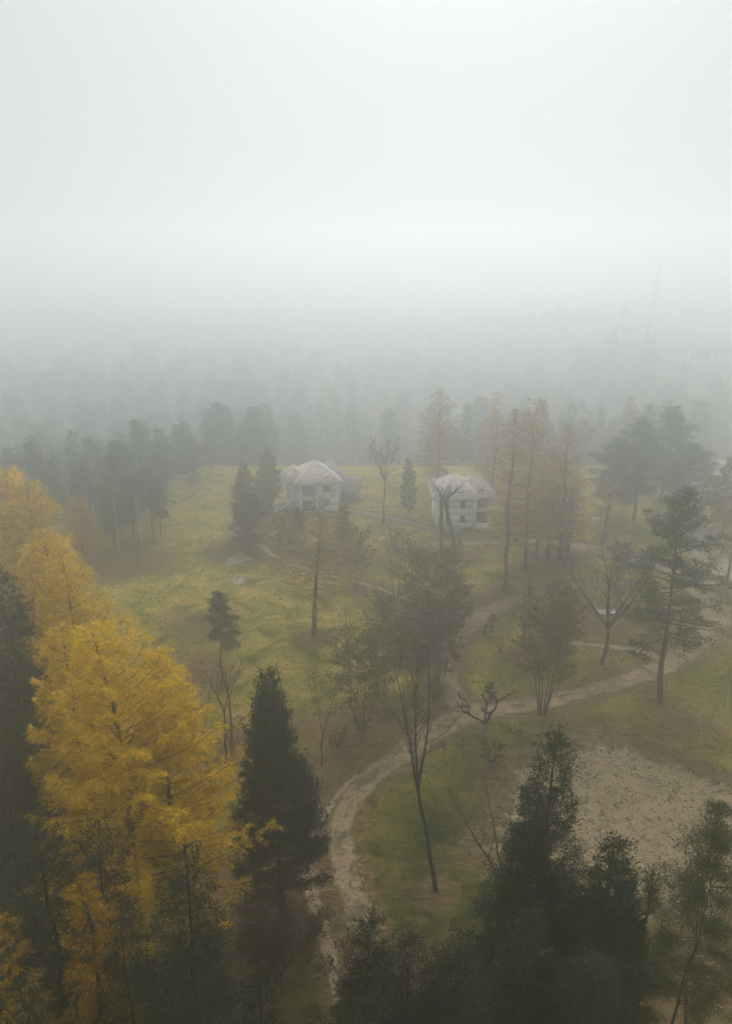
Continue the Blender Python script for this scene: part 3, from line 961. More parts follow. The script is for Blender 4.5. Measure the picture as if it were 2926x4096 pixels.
# kerbs beside the paths
for pts in ([(1742, 2715), (1752, 2748), (1768, 2778)], [(1432, 3425), (1440, 3480), (1452, 3530), (1472, 3570)], [(2185, 2796), (2260, 2780), (2340, 2762)], [(2280, 2803), (2360, 2790), (2430, 2768)]):
    g = resample(np.array([at(*p) for p in pts]), .6)
    kb = MB()
    t = nrm(np.gradient(g, axis=0))
    for a, b, tt_ in zip(g[:-1], g[1:], t):
        if prng.uniform() < .12: continue
        nn = np.array([-tt_[1], tt_[0], 0]) * .06
        z0, z1 = np.array([0, 0, -.05]), np.array([0, 0, .07 + prng.uniform(-.03, .02)])
        b2 = a + (b - a) * .96
        kb.add([a - nn + z0, b2 - nn + z0, b2 + nn + z0, a + nn + z0, a - nn + z1, b2 - nn + z1, b2 + nn + z1, a + nn + z1],
               [(0, 3, 2, 1), (4, 5, 6, 7), (0, 1, 5, 4), (1, 2, 6, 5), (2, 3, 7, 6), (3, 0, 4, 7)])
    tag(kb.build('kerb', M['kerbstone']), kind='structure')

# ------------------------------------------------------------------ the two derelict houses
def wall_panel(mb, x0, x1, z0, z1, y0, y1, holes=(), swap=False):
    """a wall with real openings; holes are (xa, xb, za, zb); swap runs it along y instead of x"""
    xs_ = sorted({x0, x1, *[h[0] for h in holes], *[h[1] for h in holes]})
    zs_ = sorted({z0, z1, *[h[2] for h in holes], *[h[3] for h in holes]})
    for a, b in zip(xs_[:-1], xs_[1:]):
        for c, d in zip(zs_[:-1], zs_[1:]):
            mx, mz = (a + b) / 2, (c + d) / 2
            if any(h[0] < mx < h[1] and h[2] < mz < h[3] for h in holes): continue
            if swap: mb.box(y0, a, c, y1, b, d)
            else: mb.box(a, y0, c, b, y1, d)


def hip(mb, x0, y0, x1, y1, z, rise, ridge=0.0, along='x', th=0.16, kick=0.0):
    cx, cy_ = (x0 + x1) / 2, (y0 + y1) / 2
    dx, dy = (ridge / 2, 0) if along == 'x' else (0, ridge / 2)
    k = 10
    rng = rng_new()
    # eave ring with a slightly uneven line, then a flared middle ring, then the ridge
    ring0, ring1, top = [], [], []
    cor = [(x0, y0), (x1, y0), (x1, y1), (x0, y1)]
    rid = [(cx + (dx if p[0] > cx else -dx), cy_ + (dy if p[1] > cy_ else -dy)) for p in cor]
    for a in range(4):
        p, q, rp, rq = cor[a], cor[(a + 1) % 4], rid[a], rid[(a + 1) % 4]
        for j in range(k):
            t = j / k
            X_, Y_ = p[0] + (q[0] - p[0]) * t, p[1] + (q[1] - p[1]) * t
            tx, ty = rp[0] + (rq[0] - rp[0]) * t, rp[1] + (rq[1] - rp[1]) * t
            ring0.append((X_, Y_, z + rng.uniform(-.02, .02)))
            ring1.append((X_ + (tx - X_) * .45, Y_ + (ty - Y_) * .45, z + rise * .45 + rng.uniform(-.012, .012)))
            top.append((tx, ty, z + rise))
    n = 4 * k
    low = [(v[0], v[1], v[2] - th) for v in ring0]
    V = ring0 + ring1 + top + low
    F = []
    for j in range(n):
        m_ = (j + 1) % n
        F += [(j, m_, n + m_, n + j), (n + j, n + m_, 2 * n + m_, 2 * n + j), (3 * n + j, 3 * n + m_, m_, j)]
    mb.add(V, F)
    inn = []
    for v in low:
        inn.append((v[0] + (cx - v[0]) * .98, v[1] + (cy_ - v[1]) * .98, z - th))
    V2 = low + inn
    mb.add(V2, [(j, n + j, n + (j + 1) % n, (j + 1) % n) for j in range(n)])


def dormer(mb, cx, y0, z0, w_, h_, d_):
    """low eyebrow dormer: two small slopes with a dark open front"""
    V = [(cx - w_, y0, z0), (cx, y0, z0 + h_), (cx + w_, y0, z0), (cx, y0 + d_, z0 + h_ * .95),
         (cx - w_, y0, z0 - .1), (cx + w_, y0, z0 - .1)]
    mb.add(V, [(0, 1, 3), (1, 2, 3)])


def window(parent, x0, x1, z0, z1, y, swap=False):
    mb = MB()
    t = .07
    for a, b, c, d in ((x0, x1, z1 - t, z1), (x0, x1, z0, z0 + t), (x0, x0 + t, z0 + t, z1 - t), (x1 - t, x1, z0 + t, z1 - t), ((x0 + x1) / 2 - .03, (x0 + x1) / 2 + .03, z0 + t, z1 - t)):
        if swap: mb.box(y, a, c, y + .06, b, d)
        else: mb.box(a, y, c, b, y + .06, d)
    return mb.build('window', M['frame'], parent)


# ---- left house
hb = at(1278, 2047)
H1 = thing('derelict_house', 'two-storey white derelict house with a brownish hipped tile roof and outside stair on its right', 'house', (hb[0], hb[1], 0), math.radians(15))
wl = MB()
h = 5.7
wall_panel(wl, -3.65, 3.65, 0, h, 0, .3, [(-3.25, -.6, .25, 2.45), (-3.25, -.6, 3.0, 5.35), (.75, 2.1, 3.75, 5.15), (.75, 2.1, .95, 2.3)])
wall_panel(wl, 0.3, 8.2, 0, h, -3.65, -3.35, [(1.0, 2.1, .9, 2.5), (1.0, 2.1, 3.8, 5.2)], True)
wall_panel(wl, 0.3, 8.2, 0, h, 3.35, 3.65, [(1.2, 2.4, 1.0, 2.4)], True)
wall_panel(wl, -3.65, 3.65, 0, h, 8.2, 8.5, [(-2, -.8, 1, 2.4), (1, 2.2, 3.8, 5.2)])
wall_panel(wl, -5.2, -3.65, 0, 5.5, 2.5, 2.8, [(-4.55, -3.95, 1.1, 2.6), (-4.55, -3.95, 3.6, 4.7)])
wall_panel(wl, 2.8, 8.0, 0, 5.5, -5.2, -4.95, [(3.6, 4.6, 1.1, 2.6), (3.6, 4.6, 3.6, 4.9)], True)
wall_panel(wl, 3.65, 5.1, 0, 5.4, 4.2, 4.5, [(4.0, 4.7, 3.2, 5.1)])
wall_panel(wl, 4.5, 9.0, 0, 5.4, 4.85, 5.1, [], True)
wl.build('wall', M['plaster'], H1)
ib = MB()
ib.box(-3.3, 1.9, .02, 3.3, 2.05, 5.5)
ib.box(-3.3, .32, 2.62, 3.3, 8.1, 2.8)
ib.box(-.35, .32, 0, -.2, 1.88, 2.6)
ib.box(-.35, .32, 2.82, -.2, 1.88, 5.5)
ib.box(-3.3, .32, 5.45, 3.3, 8.1, 5.55)
ib.build('inner_wall', M['inside'], H1)
bl = MB()
bl.box(-3.75, -.35, 2.62, -.45, -.003, 2.78)
bl.box(-3.75, -.35, 2.79, -.45, -.25, 3.2)
bl.build('balcony', M['plaster'], H1)
for x in (-3.6, -.6):
    pm = MB()
    pm.box(x - .14, -.34, 0, x + .14, -.06, 2.61)
    pm.build('post', M['plaster'], H1)
for z0, z1 in ((3.75, 5.15), (.95, 2.3)): window(H1, .75, 2.1, z0, z1, .14)
for z0, z1 in ((1.1, 2.6), (3.6, 4.7)): window(H1, -4.55, -3.95, z0, z1, 2.62)
rf = MB()
hip(rf, -4.6, -1.0, 4.6, 9.4, 5.75, 3.3, .5, 'x')
R1 = rf.build('roof', M['tile'], H1)
rf = MB()
hip(rf, -6.0, 1.6, -1.5, 8.8, 5.55, 2.35, 3.0, 'y')
rf.build('wing_roof', M['tile'], H1)
rf = MB()
hip(rf, 1.6, 3.6, 5.9, 10.6, 5.5, 2.9, .3, 'y')
rf.build('annex_roof', M['slate'], H1)['label'] = 'bluish stripped annex roof with bare boards'
dm = MB()
dormer(dm, 1.6, .15, 6.42, .75, .55, 1.6)
dm.build('dormer', M['tile'], R1)
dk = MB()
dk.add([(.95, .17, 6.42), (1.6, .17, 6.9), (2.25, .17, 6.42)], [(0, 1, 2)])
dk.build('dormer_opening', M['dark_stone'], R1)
sm = MB()
for i_ in range(14):
    sm.box(5.15 + i_ * .34, 4.6, 0, 5.15 + (i_ + 1) * .34, 5.8, 3.0 - i_ * .2)
sm.build('stair', M['dark_stone'], H1)
sm = MB()
sm.add([(5.12, 4.45, 3.9), (9.9, 4.45, 1.1), (9.9, 4.45, .7), (5.12, 4.45, 3.5), (5.12, 4.59, 3.9), (9.9, 4.59, 1.1), (9.9, 4.59, .7), (5.12, 4.59, 3.5)],
       [(0, 3, 2, 1), (4, 5, 6, 7), (0, 1, 5, 4), (3, 7, 6, 2), (1, 2, 6, 5)])
sm.build('stair_rail', M['concrete'], H1)
sm = MB()
wall_panel(sm, 6.2, 9.6, 0, 4.4, 6.4, 6.65, [])
sm.build('side_wall', M['pink'], H1)
am = MB()
q = np.linspace(0, 1, 9)
am.tube(np.stack([-8.0 + 3.1 * q, np.full(9, 1.6), .9 + .35 * np.sin(q * 3.1) * -1 + 1.7 * q ** 2], 1), np.full(9, .22), 6)
am.tube(np.stack([np.full(4, -8.0), np.full(4, 1.6), np.linspace(0, 1.0, 4)], 1), np.full(4, .25), 6)
am.build('garden_buttress', M['plaster'], H1)
pl = MB()
pl.box(-7.6, 1.9, 0, -3.7, 2.35, .75)
pl.build('plinth_wall', M['dark_stone'], H1)

# ---- right house
hb = at(1850, 2112)
H2 = thing('derelict_house', 'two-storey white derelict house with a bleached roof standing behind the bare leaning trunk', 'house', (hb[0], hb[1], 0), math.radians(2))
wl = MB()
wall_panel(wl, -2.6, 2.0, 0, h, 0, .3, [(-.55, .3, .95, 2.35), (-.55, .3, 3.6, 5.0)])
wall_panel(wl, .3, 8.2, 0, h, 1.7, 2.0, [], True)
wall_panel(wl, -4.6, -4.3, 0, h, 0, .3, [])
wall_panel(wl, .3, 8.2, 0, h, -4.6, -4.3, [(1.5, 2.6, .9, 2.5), (1.5, 2.6, 3.7, 5.1)], True)
wall_panel(wl, -4.3, 1.7, 0, h, 8.2, 8.5, [(-2, -.8, 1, 2.4)])
wall_panel(wl, -4.3, -2.6, 2.55, 3.15, 0, .3, [])
wall_panel(wl, 4.4, 5.4, 0, 5.4, 1.6, 1.9, [])
wall_panel(wl, 1.9, 8.0, 0, 5.4, 5.1, 5.4, [(3, 4.2, 1, 2.4), (3, 4.2, 3.6, 5)], True)
wl.build('wall', M['plaster'], H2)
ib = MB()
ib.box(-4.28, 2.4, .02, 1.68, 2.55, 5.5)
ib.box(-4.28, .32, 2.6, 1.68, 8.1, 2.8)
ib.box(2.02, 3.4, .02, 5.08, 3.55, 5.3)
ib.box(2.02, 1.95, 2.6, 5.08, 7.9, 2.8)
ib.box(-4.28, .32, 5.5, 1.68, 8.1, 5.6)
ib.build('inner_wall', M['frame'], H2)
for x in (-3.35,):
    pm = MB()
    pm.box(x - .2, -.05, 0, x + .2, .29, 2.54)
    pm.box(x - .2, -.05, 3.16, x + .2, .29, 5.55)
    pm.build('post', M['plaster'], H2)
pm = MB()
pm.box(1.75, -.55, 0, 2.2, -.12, 5.6)
pm.build('post', M['plaster'], H2)
bm_ = MB()
bm_.box(2.05, 1.2, 2.55, 5.45, 1.58, 3.2)
bm_.build('balcony', M['plaster'], H2)
for z0, z1 in ((.95, 2.35), (3.6, 5.0)): window(H2, -.55, .3, z0, z1, .14)
sp = MB()
for i_ in range(4): sp.box(-3.3, -1.9 + i_ * .45, 0, -.8, -1.45 + i_ * .45 - (.0 if i_ < 3 else .003), .17 * (i_ + 1))
sp.build('steps', M['concrete'], H2)
sp = MB()
sp.box(2.3, -.9, 0, 5.4, -.6, .55)
sp.box(2.3, -.3, 0, 5.6, .1, .9)
sp.build('terrace_edge', M['plaster'], H2)
rf = MB()
hip(rf, -5.6, -1.0, 3.0, 9.4, 5.75, 3.2, .6, 'x')
R2 = rf.build('roof', M['tile_pale'], H2)
rf = MB()
hip(rf, -1.2, .6, 6.2, 9.0, 5.5, 3.1, 1.0, 'x')
rf.build('wing_roof', M['tile_pale'], H2)
dm = MB()
dormer(dm, -.6, .15, 6.42, .75, .55, 1.6)
dm.build('dormer', M['tile_pale'], R2)
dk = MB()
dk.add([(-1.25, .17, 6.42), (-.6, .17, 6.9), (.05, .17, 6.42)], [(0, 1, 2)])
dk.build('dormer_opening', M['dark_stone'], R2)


# ------------------------------------------------------------------ far buildings
def far_house(px, py, w_, d_, h_, rise, rz, label, wallm='white', roofm='far_roof', nwin=3, chim=True, floors=1):
    p = hit(px, py)
    o = thing('village_house', label, 'house', (p[0], p[1], p[2] - .4), math.radians(rz), 'village houses far behind the wood')
    mb = MB()
    mb.box(-w_ / 2, 0, 0, w_ / 2, d_, h_)
    mb.add([(-w_ / 2, 0, h_), (-w_ / 2, d_, h_), (-w_ / 2, d_ / 2, h_ + rise * .93), (w_ / 2, 0, h_), (w_ / 2, d_, h_), (w_ / 2, d_ / 2, h_ + rise * .93)], [(0, 2, 1), (3, 4, 5)])
    mb.build('wall', M[wallm], o)
    r = MB()
    e = .6
    a = h_ - e * rise / (d_ / 2)
    V = [(-w_ / 2 - e, -e, a), (w_ / 2 + e, -e, a), (w_ / 2 + e, d_ / 2, h_ + rise), (-w_ / 2 - e, d_ / 2, h_ + rise), (-w_ / 2 - e, d_ + e, a), (w_ / 2 + e, d_ + e, a)]
    V += [(x, y, z + .22) for x, y, z in V]
    r.add(V, [(0, 3, 2, 1), (3, 4, 5, 2), (6, 7, 8, 9), (9, 8, 11, 10), (0, 1, 7, 6), (4, 10, 11, 5)])
    r.add([V[i_] for i_ in (0, 3, 9, 6)] + [V[i_] for i_ in (3, 4, 10, 9)] + [V[i_] for i_ in (1, 7, 8, 2)] + [V[i_] for i_ in (2, 8, 11, 5)], [(0, 3, 2, 1), (4, 7, 6, 5), (8, 9, 10, 11), (12, 13, 14, 15)])
    ro = r.build('roof', M[roofm], o)
    if chim:
        c = MB()
        c.box(w_ * .2, d_ * .3, h_ + rise * .2, w_ * .2 + .8, d_ * .3 + .8, h_ + rise + 1.2)
        c.build('chimney', M['white'], ro)
    for f_ in range(floors):
        for i_ in range(nwin):
            x = -w_ / 2 + w_ * (i_ + .5) / nwin
            wn = MB()
            wn.box(x - .7, -.06, 1.1 + 2.9 * f_, x + .7, -.003, 2.6 + 2.9 * f_)
            wn.build('window', M['glass'], o)
    return o


for a in ((2350, 1330, 15, 9, 6, 3.5, 4, 'long pale village house with a row of dark windows, right of the first hamlet roofs', 'white', 'far_roof', 5, True, 2),
          (2252, 1300, 20, 9, 4.5, 3, -3, 'long low white village house under a dark roof, lowest row of the hamlet', 'white', 'far_roof', 6, False, 1),
          (2120, 1250, 14, 8, 5, 3, 5, 'small white village house at the left end of the upper hamlet row', 'white', 'far_roof', 3, True, 1),
          (2195, 1245, 12, 8, 5.5, 3.5, 12, 'white village house with a pale roof in the upper hamlet row', 'white', 'pale_roof', 3, True, 1),
          (2480, 1252, 30, 10, 5, 3, 2, 'very long white village barn high on the right of the hamlet', 'white', 'far_roof', 7, False, 1),
          (2520, 1195, 22, 9, 5, 3, 0, 'pale farm building in the farthest row, faintest of the village', 'white', 'pale_roof', 4, False, 1),
          (2512, 1375, 11, 9, 6.5, 4, 25, 'white gabled village house nearest the chalet, half hidden by trees', 'white', 'far_roof', 3, True, 2),
          (2585, 1350, 13, 9, 6, 4, -8, 'pale village house with a tall chimney beside the lattice mast', 'white', 'pale_roof', 3, True, 2),
          (1690, 1392, 9, 7, 3, 2.5, 10, 'tiny white shed roof showing above the middle of the wood', 'white', 'pale_roof', 2, False, 1),
          (1800, 1290, 24, 9, 4, 2.5, 0, 'long faint farm building left of the village above the wood', 'white', 'pale_roof', 4, False, 1)):
    far_house(*a)

# chalet with the glazed gable
p = hit(2790, 1478)
ch = thing('chalet', 'large chalet with a broad roof and glazed front gable above the wood at right', 'house', (p[0], p[1], p[2] - .5), math.radians(-4))
ch.scale = (1.2, 1.2, 1.2)
mb = MB()
mb.box(-14, 6, 0, 16, 18, 7)
mb.box(-8.2, 0, 0, 8.2, 5.99, 7)
mb.add([(-8.2, 0, 7), (8.2, 0, 7), (0, 0, 12.2)], [(0, 1, 2)])
mb.build('wall', M['white'], ch)
r = MB()
V = [(-17, 4.4, 6.2), (18, 4.4, 6.2), (18, 12, 13.2), (-17, 12, 13.2), (-17, 19.6, 6.2), (18, 19.6, 6.2)]
r.add(V + [(x, y, z + .35) for x, y, z in V], [(0, 3, 2, 1), (3, 4, 5, 2), (6, 7, 8, 9), (9, 8, 11, 10), (0, 1, 7, 6)])
V = [(-10.5, -1.6, 5.5), (0, -1.6, 12.4), (10.5, -1.6, 5.5), (-10.5, 8, 5.5), (0, 11, 12.4), (10.5, 8, 5.5)]
r.add(V + [(x, y, z + .4) for x, y, z in V], [(0, 1, 4, 3), (1, 2, 5, 4), (6, 9, 10, 7), (7, 10, 11, 8), (0, 6, 7, 1), (1, 7, 8, 2)])
r.build('roof', M['far_roof'], ch)
for x0, x1, z0, z1 in ((-4.0, -1.7, 4.2, 8.0), (-1.4, 1.4, 4.2, 8.0), (1.7, 4.0, 4.2, 8.0), (-1.4, 1.4, 8.4, 10.8), (-7.4, -6.0, 5.0, 7.0), (6.0, 7.4, 5.0, 7.0), (-7, -5.6, 1.0, 2.8), (-4.6, -3.2, 1.0, 2.8)):
    g = MB()
    g.box(x0, -.08, z0, x1, -.003, z1)
    g.build('window', M['glass'], ch)
for s in (-1, 1):
    g = MB()
    g.add([(s * 1.7, -.05, 8.4), (s * 5.2, -.05, 8.4), (s * 1.7, -.05, 10.6), (s * 1.7, -.003, 8.4), (s * 5.2, -.003, 8.4), (s * 1.7, -.003, 10.6)], [(0, 1, 2), (3, 5, 4), (0, 3, 4, 1)][:2])
    g.build('window', M['glass'], ch)
g = MB()
g.box(-8.4, -1.5, 3.0, 8.4, -.1, 3.25)
g.box(-8.4, -1.5, 3.26, 8.4, -1.4, 4.1)
g.build('balcony', M['white'], ch)

# lattice mast
p = hit(2603, 1345)
ms = thing('lattice_mast', 'thin grey lattice mast rising behind the village houses', 'mast', (p[0], p[1], p[2]))
mb = MB()
HM = 40.0
for sx, sy in ((-1, -1), (1, -1), (1, 1), (-1, 1)):
    mb.tube([(sx * 2.2, sy * 2.2, 0), (sx * .3, sy * .3, HM)], [.16, .12], 4)
for i_ in range(12):
    z0, z1 = HM * i_ / 12, HM * (i_ + 1) / 12
    a0, a1 = 2.2 - 1.9 * i_ / 12, 2.2 - 1.9 * (i_ + 1) / 12
    for s in (-1, 1):
        mb.tube([(-a0, s * a0, z0), (a1, s * a1, z1)], [.07, .07], 3)
        mb.tube([(a0, s * a0, z0), (-a1, s * a1, z1)], [.07, .07], 3)
        mb.tube([(s * a0, -a0, z0), (s * a1, a1, z1)], [.07, .07], 3)
mb.build('lattice', M['steel'], ms)
mb = MB()
mb.box(-2.6, -2.6, -.2, 2.6, 2.6, .3)
mb.build('footing', M['concrete'], ms)

# ------------------------------------------------------------------ small things in the park
p = at(2425, 2462)
o = thing('stone_bench', 'curved white concrete bench behind the bare forked tree', 'bench', (p[0], p[1], 0), .1)
o.scale = (.8, .8, .8)
q = np.linspace(-.9, .9, 9)
mb = MB()
c = np.stack([np.sin(q) * 2.0, 1 - np.cos(q) * 1.0, np.full(9, .48)], 1)
for a, b in zip(c[:-1], c[1:]):
    mb.add([a + (0, -.22, -.1), b + (0, -.22, -.1), b + (0, .22, -.1), a + (0, .22, -.1), a + (0, -.22, 0.02), b + (0, -.22, 0.02), b + (0, .22, 0.02), a + (0, .22, 0.02)],
           [(0, 3, 2, 1), (4, 5, 6, 7), (0, 1, 5, 4), (2, 3, 7, 6)])
mb.build('seat', M['white'], o)
for i_ in (1, 4, 7):
    lg = MB()
    lg.box(c[i_][0] - .12, c[i_][1] - .15, 0, c[i_][0] + .12, c[i_][1] + .15, .37)
    lg.build('leg', M['white'], o)
bk = MB()
for a, b in zip(c[:-1], c[1:]):
    bk.add([a + (0, .23, -.05), b + (0, .23, -.05), b + (0, .31, -.05), a + (0, .31, -.05), a + (0, .25, .42), b + (0, .25, .42), b + (0, .33, .42), a + (0, .33, .42)],
           [(0, 3, 2, 1), (4, 5, 6, 7), (0, 1, 5, 4), (2, 3, 7, 6)])
bk.build('backrest', M['white'], o)
p = at(2378, 2112)
o = thing('notice_board', 'pale slatted notice board standing by the path behind the bare tree', 'board', (p[0], p[1], 0), .2)
mb = MB()
for i_ in range(5): mb.box(-.75 + i_ * .3, -.04, .8, -.48 + i_ * .3, .04, 2.0)
mb.build('panel', M['white'], o)
for s in (-.7, .7):
    mb = MB()
    mb.box(s - .05, .045, 0, s + .05, .14, 1.9)
    mb.build('leg', M['frame'], o)
p = at(2075, 2480)
mb = MB()
mb.box(-.16, -.16, 0, .16, .16, .75)
mb.box(-.2, -.2, .751, .2, .2, .85)
o = tag(mb.build('marker_post', M['white'], loc=(p[0], p[1], 0)), 'short white stone marker post beside the yellow poplar', 'post')
mb = MB()
pr = np.array([at(prng.uniform(1585, 1680), prng.uniform(2435, 2475))[:2] for _ in range(90)])
stones(mb, pr[:, 0], pr[:, 1], prng.uniform(.1, .45, 90))
tag(mb.build('rubble_heap', M['stone']), 'low heap of pale rubble below the big bronze bush', 'rubble', kind='stuff')
mb = MB()
pr = np.concatenate([np.array([at(prng.normal(1135, 40), prng.normal(2060, 8))[:2] for _ in range(20)]), np.array([at(prng.normal(1390, 25), prng.normal(2045, 8))[:2] for _ in range(16)]),
                     np.array([at(prng.normal(1690, 20), prng.normal(2120, 5))[:2] for _ in range(14)]), np.array([at(prng.normal(1930, 40), prng.normal(2130, 6))[:2] for _ in range(26)])])
stones(mb, pr[:, 0], pr[:, 1], prng.uniform(.1, .4, len(pr)))
tag(mb.build('debris', M['stone']), 'broken plaster and stones lying around the two derelict houses', 'debris', kind='stuff')

# ------------------------------------------------------------------ foreground trees
def larch_at(px, py, Y, R, label, mat='larch', t0=.22, name='larch_tree', **kw):
    b, H, d = topped(px, py, Y)
    a = dict(t0=t0, prof=prof_larch, dens=7, rise=(-.05, 1.0), sag=.35, tip=.4, sub=6, droop=.3, cov=4.4, Lpx=5.5, Wpx=.6, jit=.012, wild=.8, up=.12, maxleaf=110000)
    a.update(kw)
    return plant(name, label, 'tree', b, conifer(H, R, d, **a), BARK3(mat, 'bark_dark'))


larch_at(440, 2490, 40, 8.2, 'largest golden larch, filling the lower left, with a dark trunk showing through', dens=8.5, asym=(-.3, .18), prof=lambda u: (1 - u) ** .72 * np.minimum(1, .6 + u * 2.5))
larch_at(262, 2530, 43, 4.4, 'slim golden larch top just left of the largest larch', t0=.3)
larch_at(640, 2630, 42.5, 4.6, 'golden larch pressed against the right side of the largest larch', t0=.3)
larch_at(275, 2215, 58, 6.4, 'pale golden larch behind the largest one, its bare trunk line visible', cov=2.6)
larch_at(150, 2120, 63, 5.6, 'pale yellow larch with a rounded top between the two farthest left larches')
larch_at(100, 1930, 80, 6.0, 'hazy yellow larch right of the one cut by the left edge')
larch_at(-15, 1875, 84, 7.0, 'hazy yellow larch cut by the left edge of the picture')
larch_at(310, 1990, 112, 3.6, 'small lone hazy larch standing before the dark wood', 'larch_dull', t0=.12)
larch_at(283, 3570, 21.5, 3.0, 'nearest small orange larch in the bottom left corner', 'larch_orange', t0=.2, cov=1.9, Lpx=6, Wpx=.75, dens=6)
larch_at(-10, 3680, 21.5, 2.3, 'dim larch branches cut by the left edge at the bottom', 'larch_orange', t0=.2, cov=1.5, Lpx=7, Wpx=.9, dens=6)


def dark_at(px, py, Y, R, label, name='dark_pine', mat='dark_pine', **kw):
    b, H, d = topped(px, py, Y)
    if Y < 31: R *= 1.35
    a = dict(t0=.1, prof=prof_cone, dens=8, rise=(-.1, .9), sag=.2, tip=.25, sub=7, droop=.15, cov=4.5, Lpx=4, Wpx=.9, up=.3, maxleaf=60000)
    a.update(kw)
    return plant(name, label, 'tree', b, conifer(H, R, d, **a), BARK3(mat, 'bark_dark'))


dark_at(445, 3290, 26.9, 3.82, 'dark pine top directly in front of the largest golden larch')
dark_at(640, 3420, 25.0, 3.51, 'dark pine below the right side of the largest golden larch')
dark_at(110, 3250, 27.5, 4.25, 'dark pine under the left skirt of the largest golden larch')
dark_at(800, 3720, 21.4, 3.19, 'nearly black pine at the bottom between the larches and the arborvitae')
dark_at(480, 3720, 21.4, 2.95, 'nearly black pine behind the nearest orange larch')
dark_at(640, 3880, 19.8, 2.77, 'black pine at the bottom right of the nearest orange larch')
dark_at(130, 3900, 19.6, 2.8, 'black pine at the bottom left corner under the dim larch')
dark_at(0, 3480, 24.2, 3.56, 'nearly black pine at the left edge above the dim larch')
dark_at(960, 3900, 19.6, 2.56, 'black conifer at the bottom below the russet tree')
dark_at(-40, 2260, 57, 6.0, 'tall dark green pine cut by the left edge beside the pale larches', cov=4.2)
dark_at(60, 2560, 48, 4.6, 'dark green pine behind the left side of the largest golden larch', cov=4.2)
dark_at(-30, 2900, 41, 5.0, 'dark pine at the left edge below the tall dark green pine', cov=4.0)

b, H, d = topped(1085, 2675, 46.5)
plant('arborvitae', 'tall dark green arborvitae cone left of the cracked path', 'tree', b,
      conifer(H, 4.3, d, t0=.04, jag=.2, prof=lambda u: (1 - u) ** .95 * np.minimum(1, .75 + u * 2), dens=14, rise=(.35, 1.3), sag=-.1, tip=.1, sub=9, droop=.0, cov=13.0, leaf='leaf', Lpx=3.8, Wpx=1.2, up=.75, wild=.75, smin=.3, maxleaf=60000, twigs=False), BARK3('thuja', 'bark_dark'))

b, H, d = topped(2240, 2975, 30.5)
plant('cypress_tree', 'large dark cypress with a see-through upper crown at bottom right', 'tree', b,
      conifer(H, 5.2, d, t0=.15, prof=lambda u: (1 - u) ** 1.1 * np.minimum(1, .8 + u), dens=9, rise=(.1, 1.0), sag=.1, tip=.2, sub=6, droop=.25, cov=6.5, leaf='leaf', Lpx=4.2, Wpx=1.0, up=.45, wild=.9, smin=.25, maxleaf=80000), BARK3('thuja', 'bark_dark'))
for px_, py_, Y_, R_, lb in ((2385, 3330, 28.5, 2.5, 'second dark cypress top right of the see-through one'), (2490, 3420, 27.5, 2.4, 'dark cypress top at the right shoulder of the cypress group'),
                             (2120, 3240, 30.5, 2.4, 'dark cypress top at the left shoulder of the cypress group'), (2060, 3640, 25, 2.6, 'dark cypress at the lower left foot of the cypress group'),
                             (2330, 3800, 23.5, 3.2, 'nearly black cypress at the bottom edge of the cypress group')):
    dark_at(px_, py_, Y_, R_, lb, 'cypress_tree', 'thuja', leaf='leaf', Lpx=4.5, Wpx=1.2, up=.45, rise=(.1, 1.1), smin=.3, cov=7.5, prof=prof_flame, dens=10)

b, H, d = topped(2800, 3290, 29)
plant('pine_tree', 'loose dark pine with bent limbs at the right edge over the gravel', 'tree', b, scots_pine(H, 2.6, d, t0=.5, nbr=30, clumps=7, per=120, lean=(.02, 0), cs=.45, r0=.12, maxleaf=32000), BARK3('pine_dim', 'bark_dark'))
b, H, d = topped(2940, 3230, 29.5)
plant('pine_tree', 'dark pine cut by the right edge beside the loose bent-limbed pine', 'tree', b, scots_pine(H, 2.6, d, t0=.42, nbr=40, clumps=7, per=110, cs=.45, r0=.12, maxleaf=30000), BARK3('pine_dim', 'bark_dark'))
b, H, d = topped(2640, 3500, 28)
plant('pine_tree', 'small dark pine at the lower left of the bent-limbed pine', 'tree', b, scots_pine(H, 1.7, d, t0=.5, nbr=24, clumps=6, per=110, cs=.38, maxleaf=18000), BARK3('pine_dim', 'bark_dark'))

b, H, d = topped(1110, 3590, 38.5)
plant('russet_tree', 'dim red-brown leaved tree below the arborvitae', 'tree', b, bare(H, d, .2, 5, .6, leafy=9000, arch=.1), (M['bark_dark'], M['twig'], M['redbrown']))
for px_, py_, Y_, R_, lb in ((1500, 3660, 27, 3.0, 'dark shrubby pine at the bottom end of the cracked path'), (1660, 3760, 25, 3.4, 'dark shrubby pine at the bottom, right of the path end'),
                             (1820, 3720, 26, 3.2, 'dark shrubby pine left of the cypress group foot'), (1560, 3960, 22, 3.4, 'black shrubby pine at the bottom centre edge'), (1880, 3930, 22.5, 3.2, 'black shrubby pine at the bottom edge left of the cypresses')):
    dark_at(px_, py_, Y_, R_, lb, 'shrubby_pine', cov=4.0, prof=prof_flame, jag=.5)

# ------------------------------------------------------------------ bare trees
def bare_at(bx, by, top, label, name='bare_tree', mats=None, group=None, **kw):
    b, H, d = based(bx, by, top)
    return plant(name, label, 'tree', b, bare(H, d, **kw), mats or (M['bark_dark'], M['twig'], M['olive']), group)


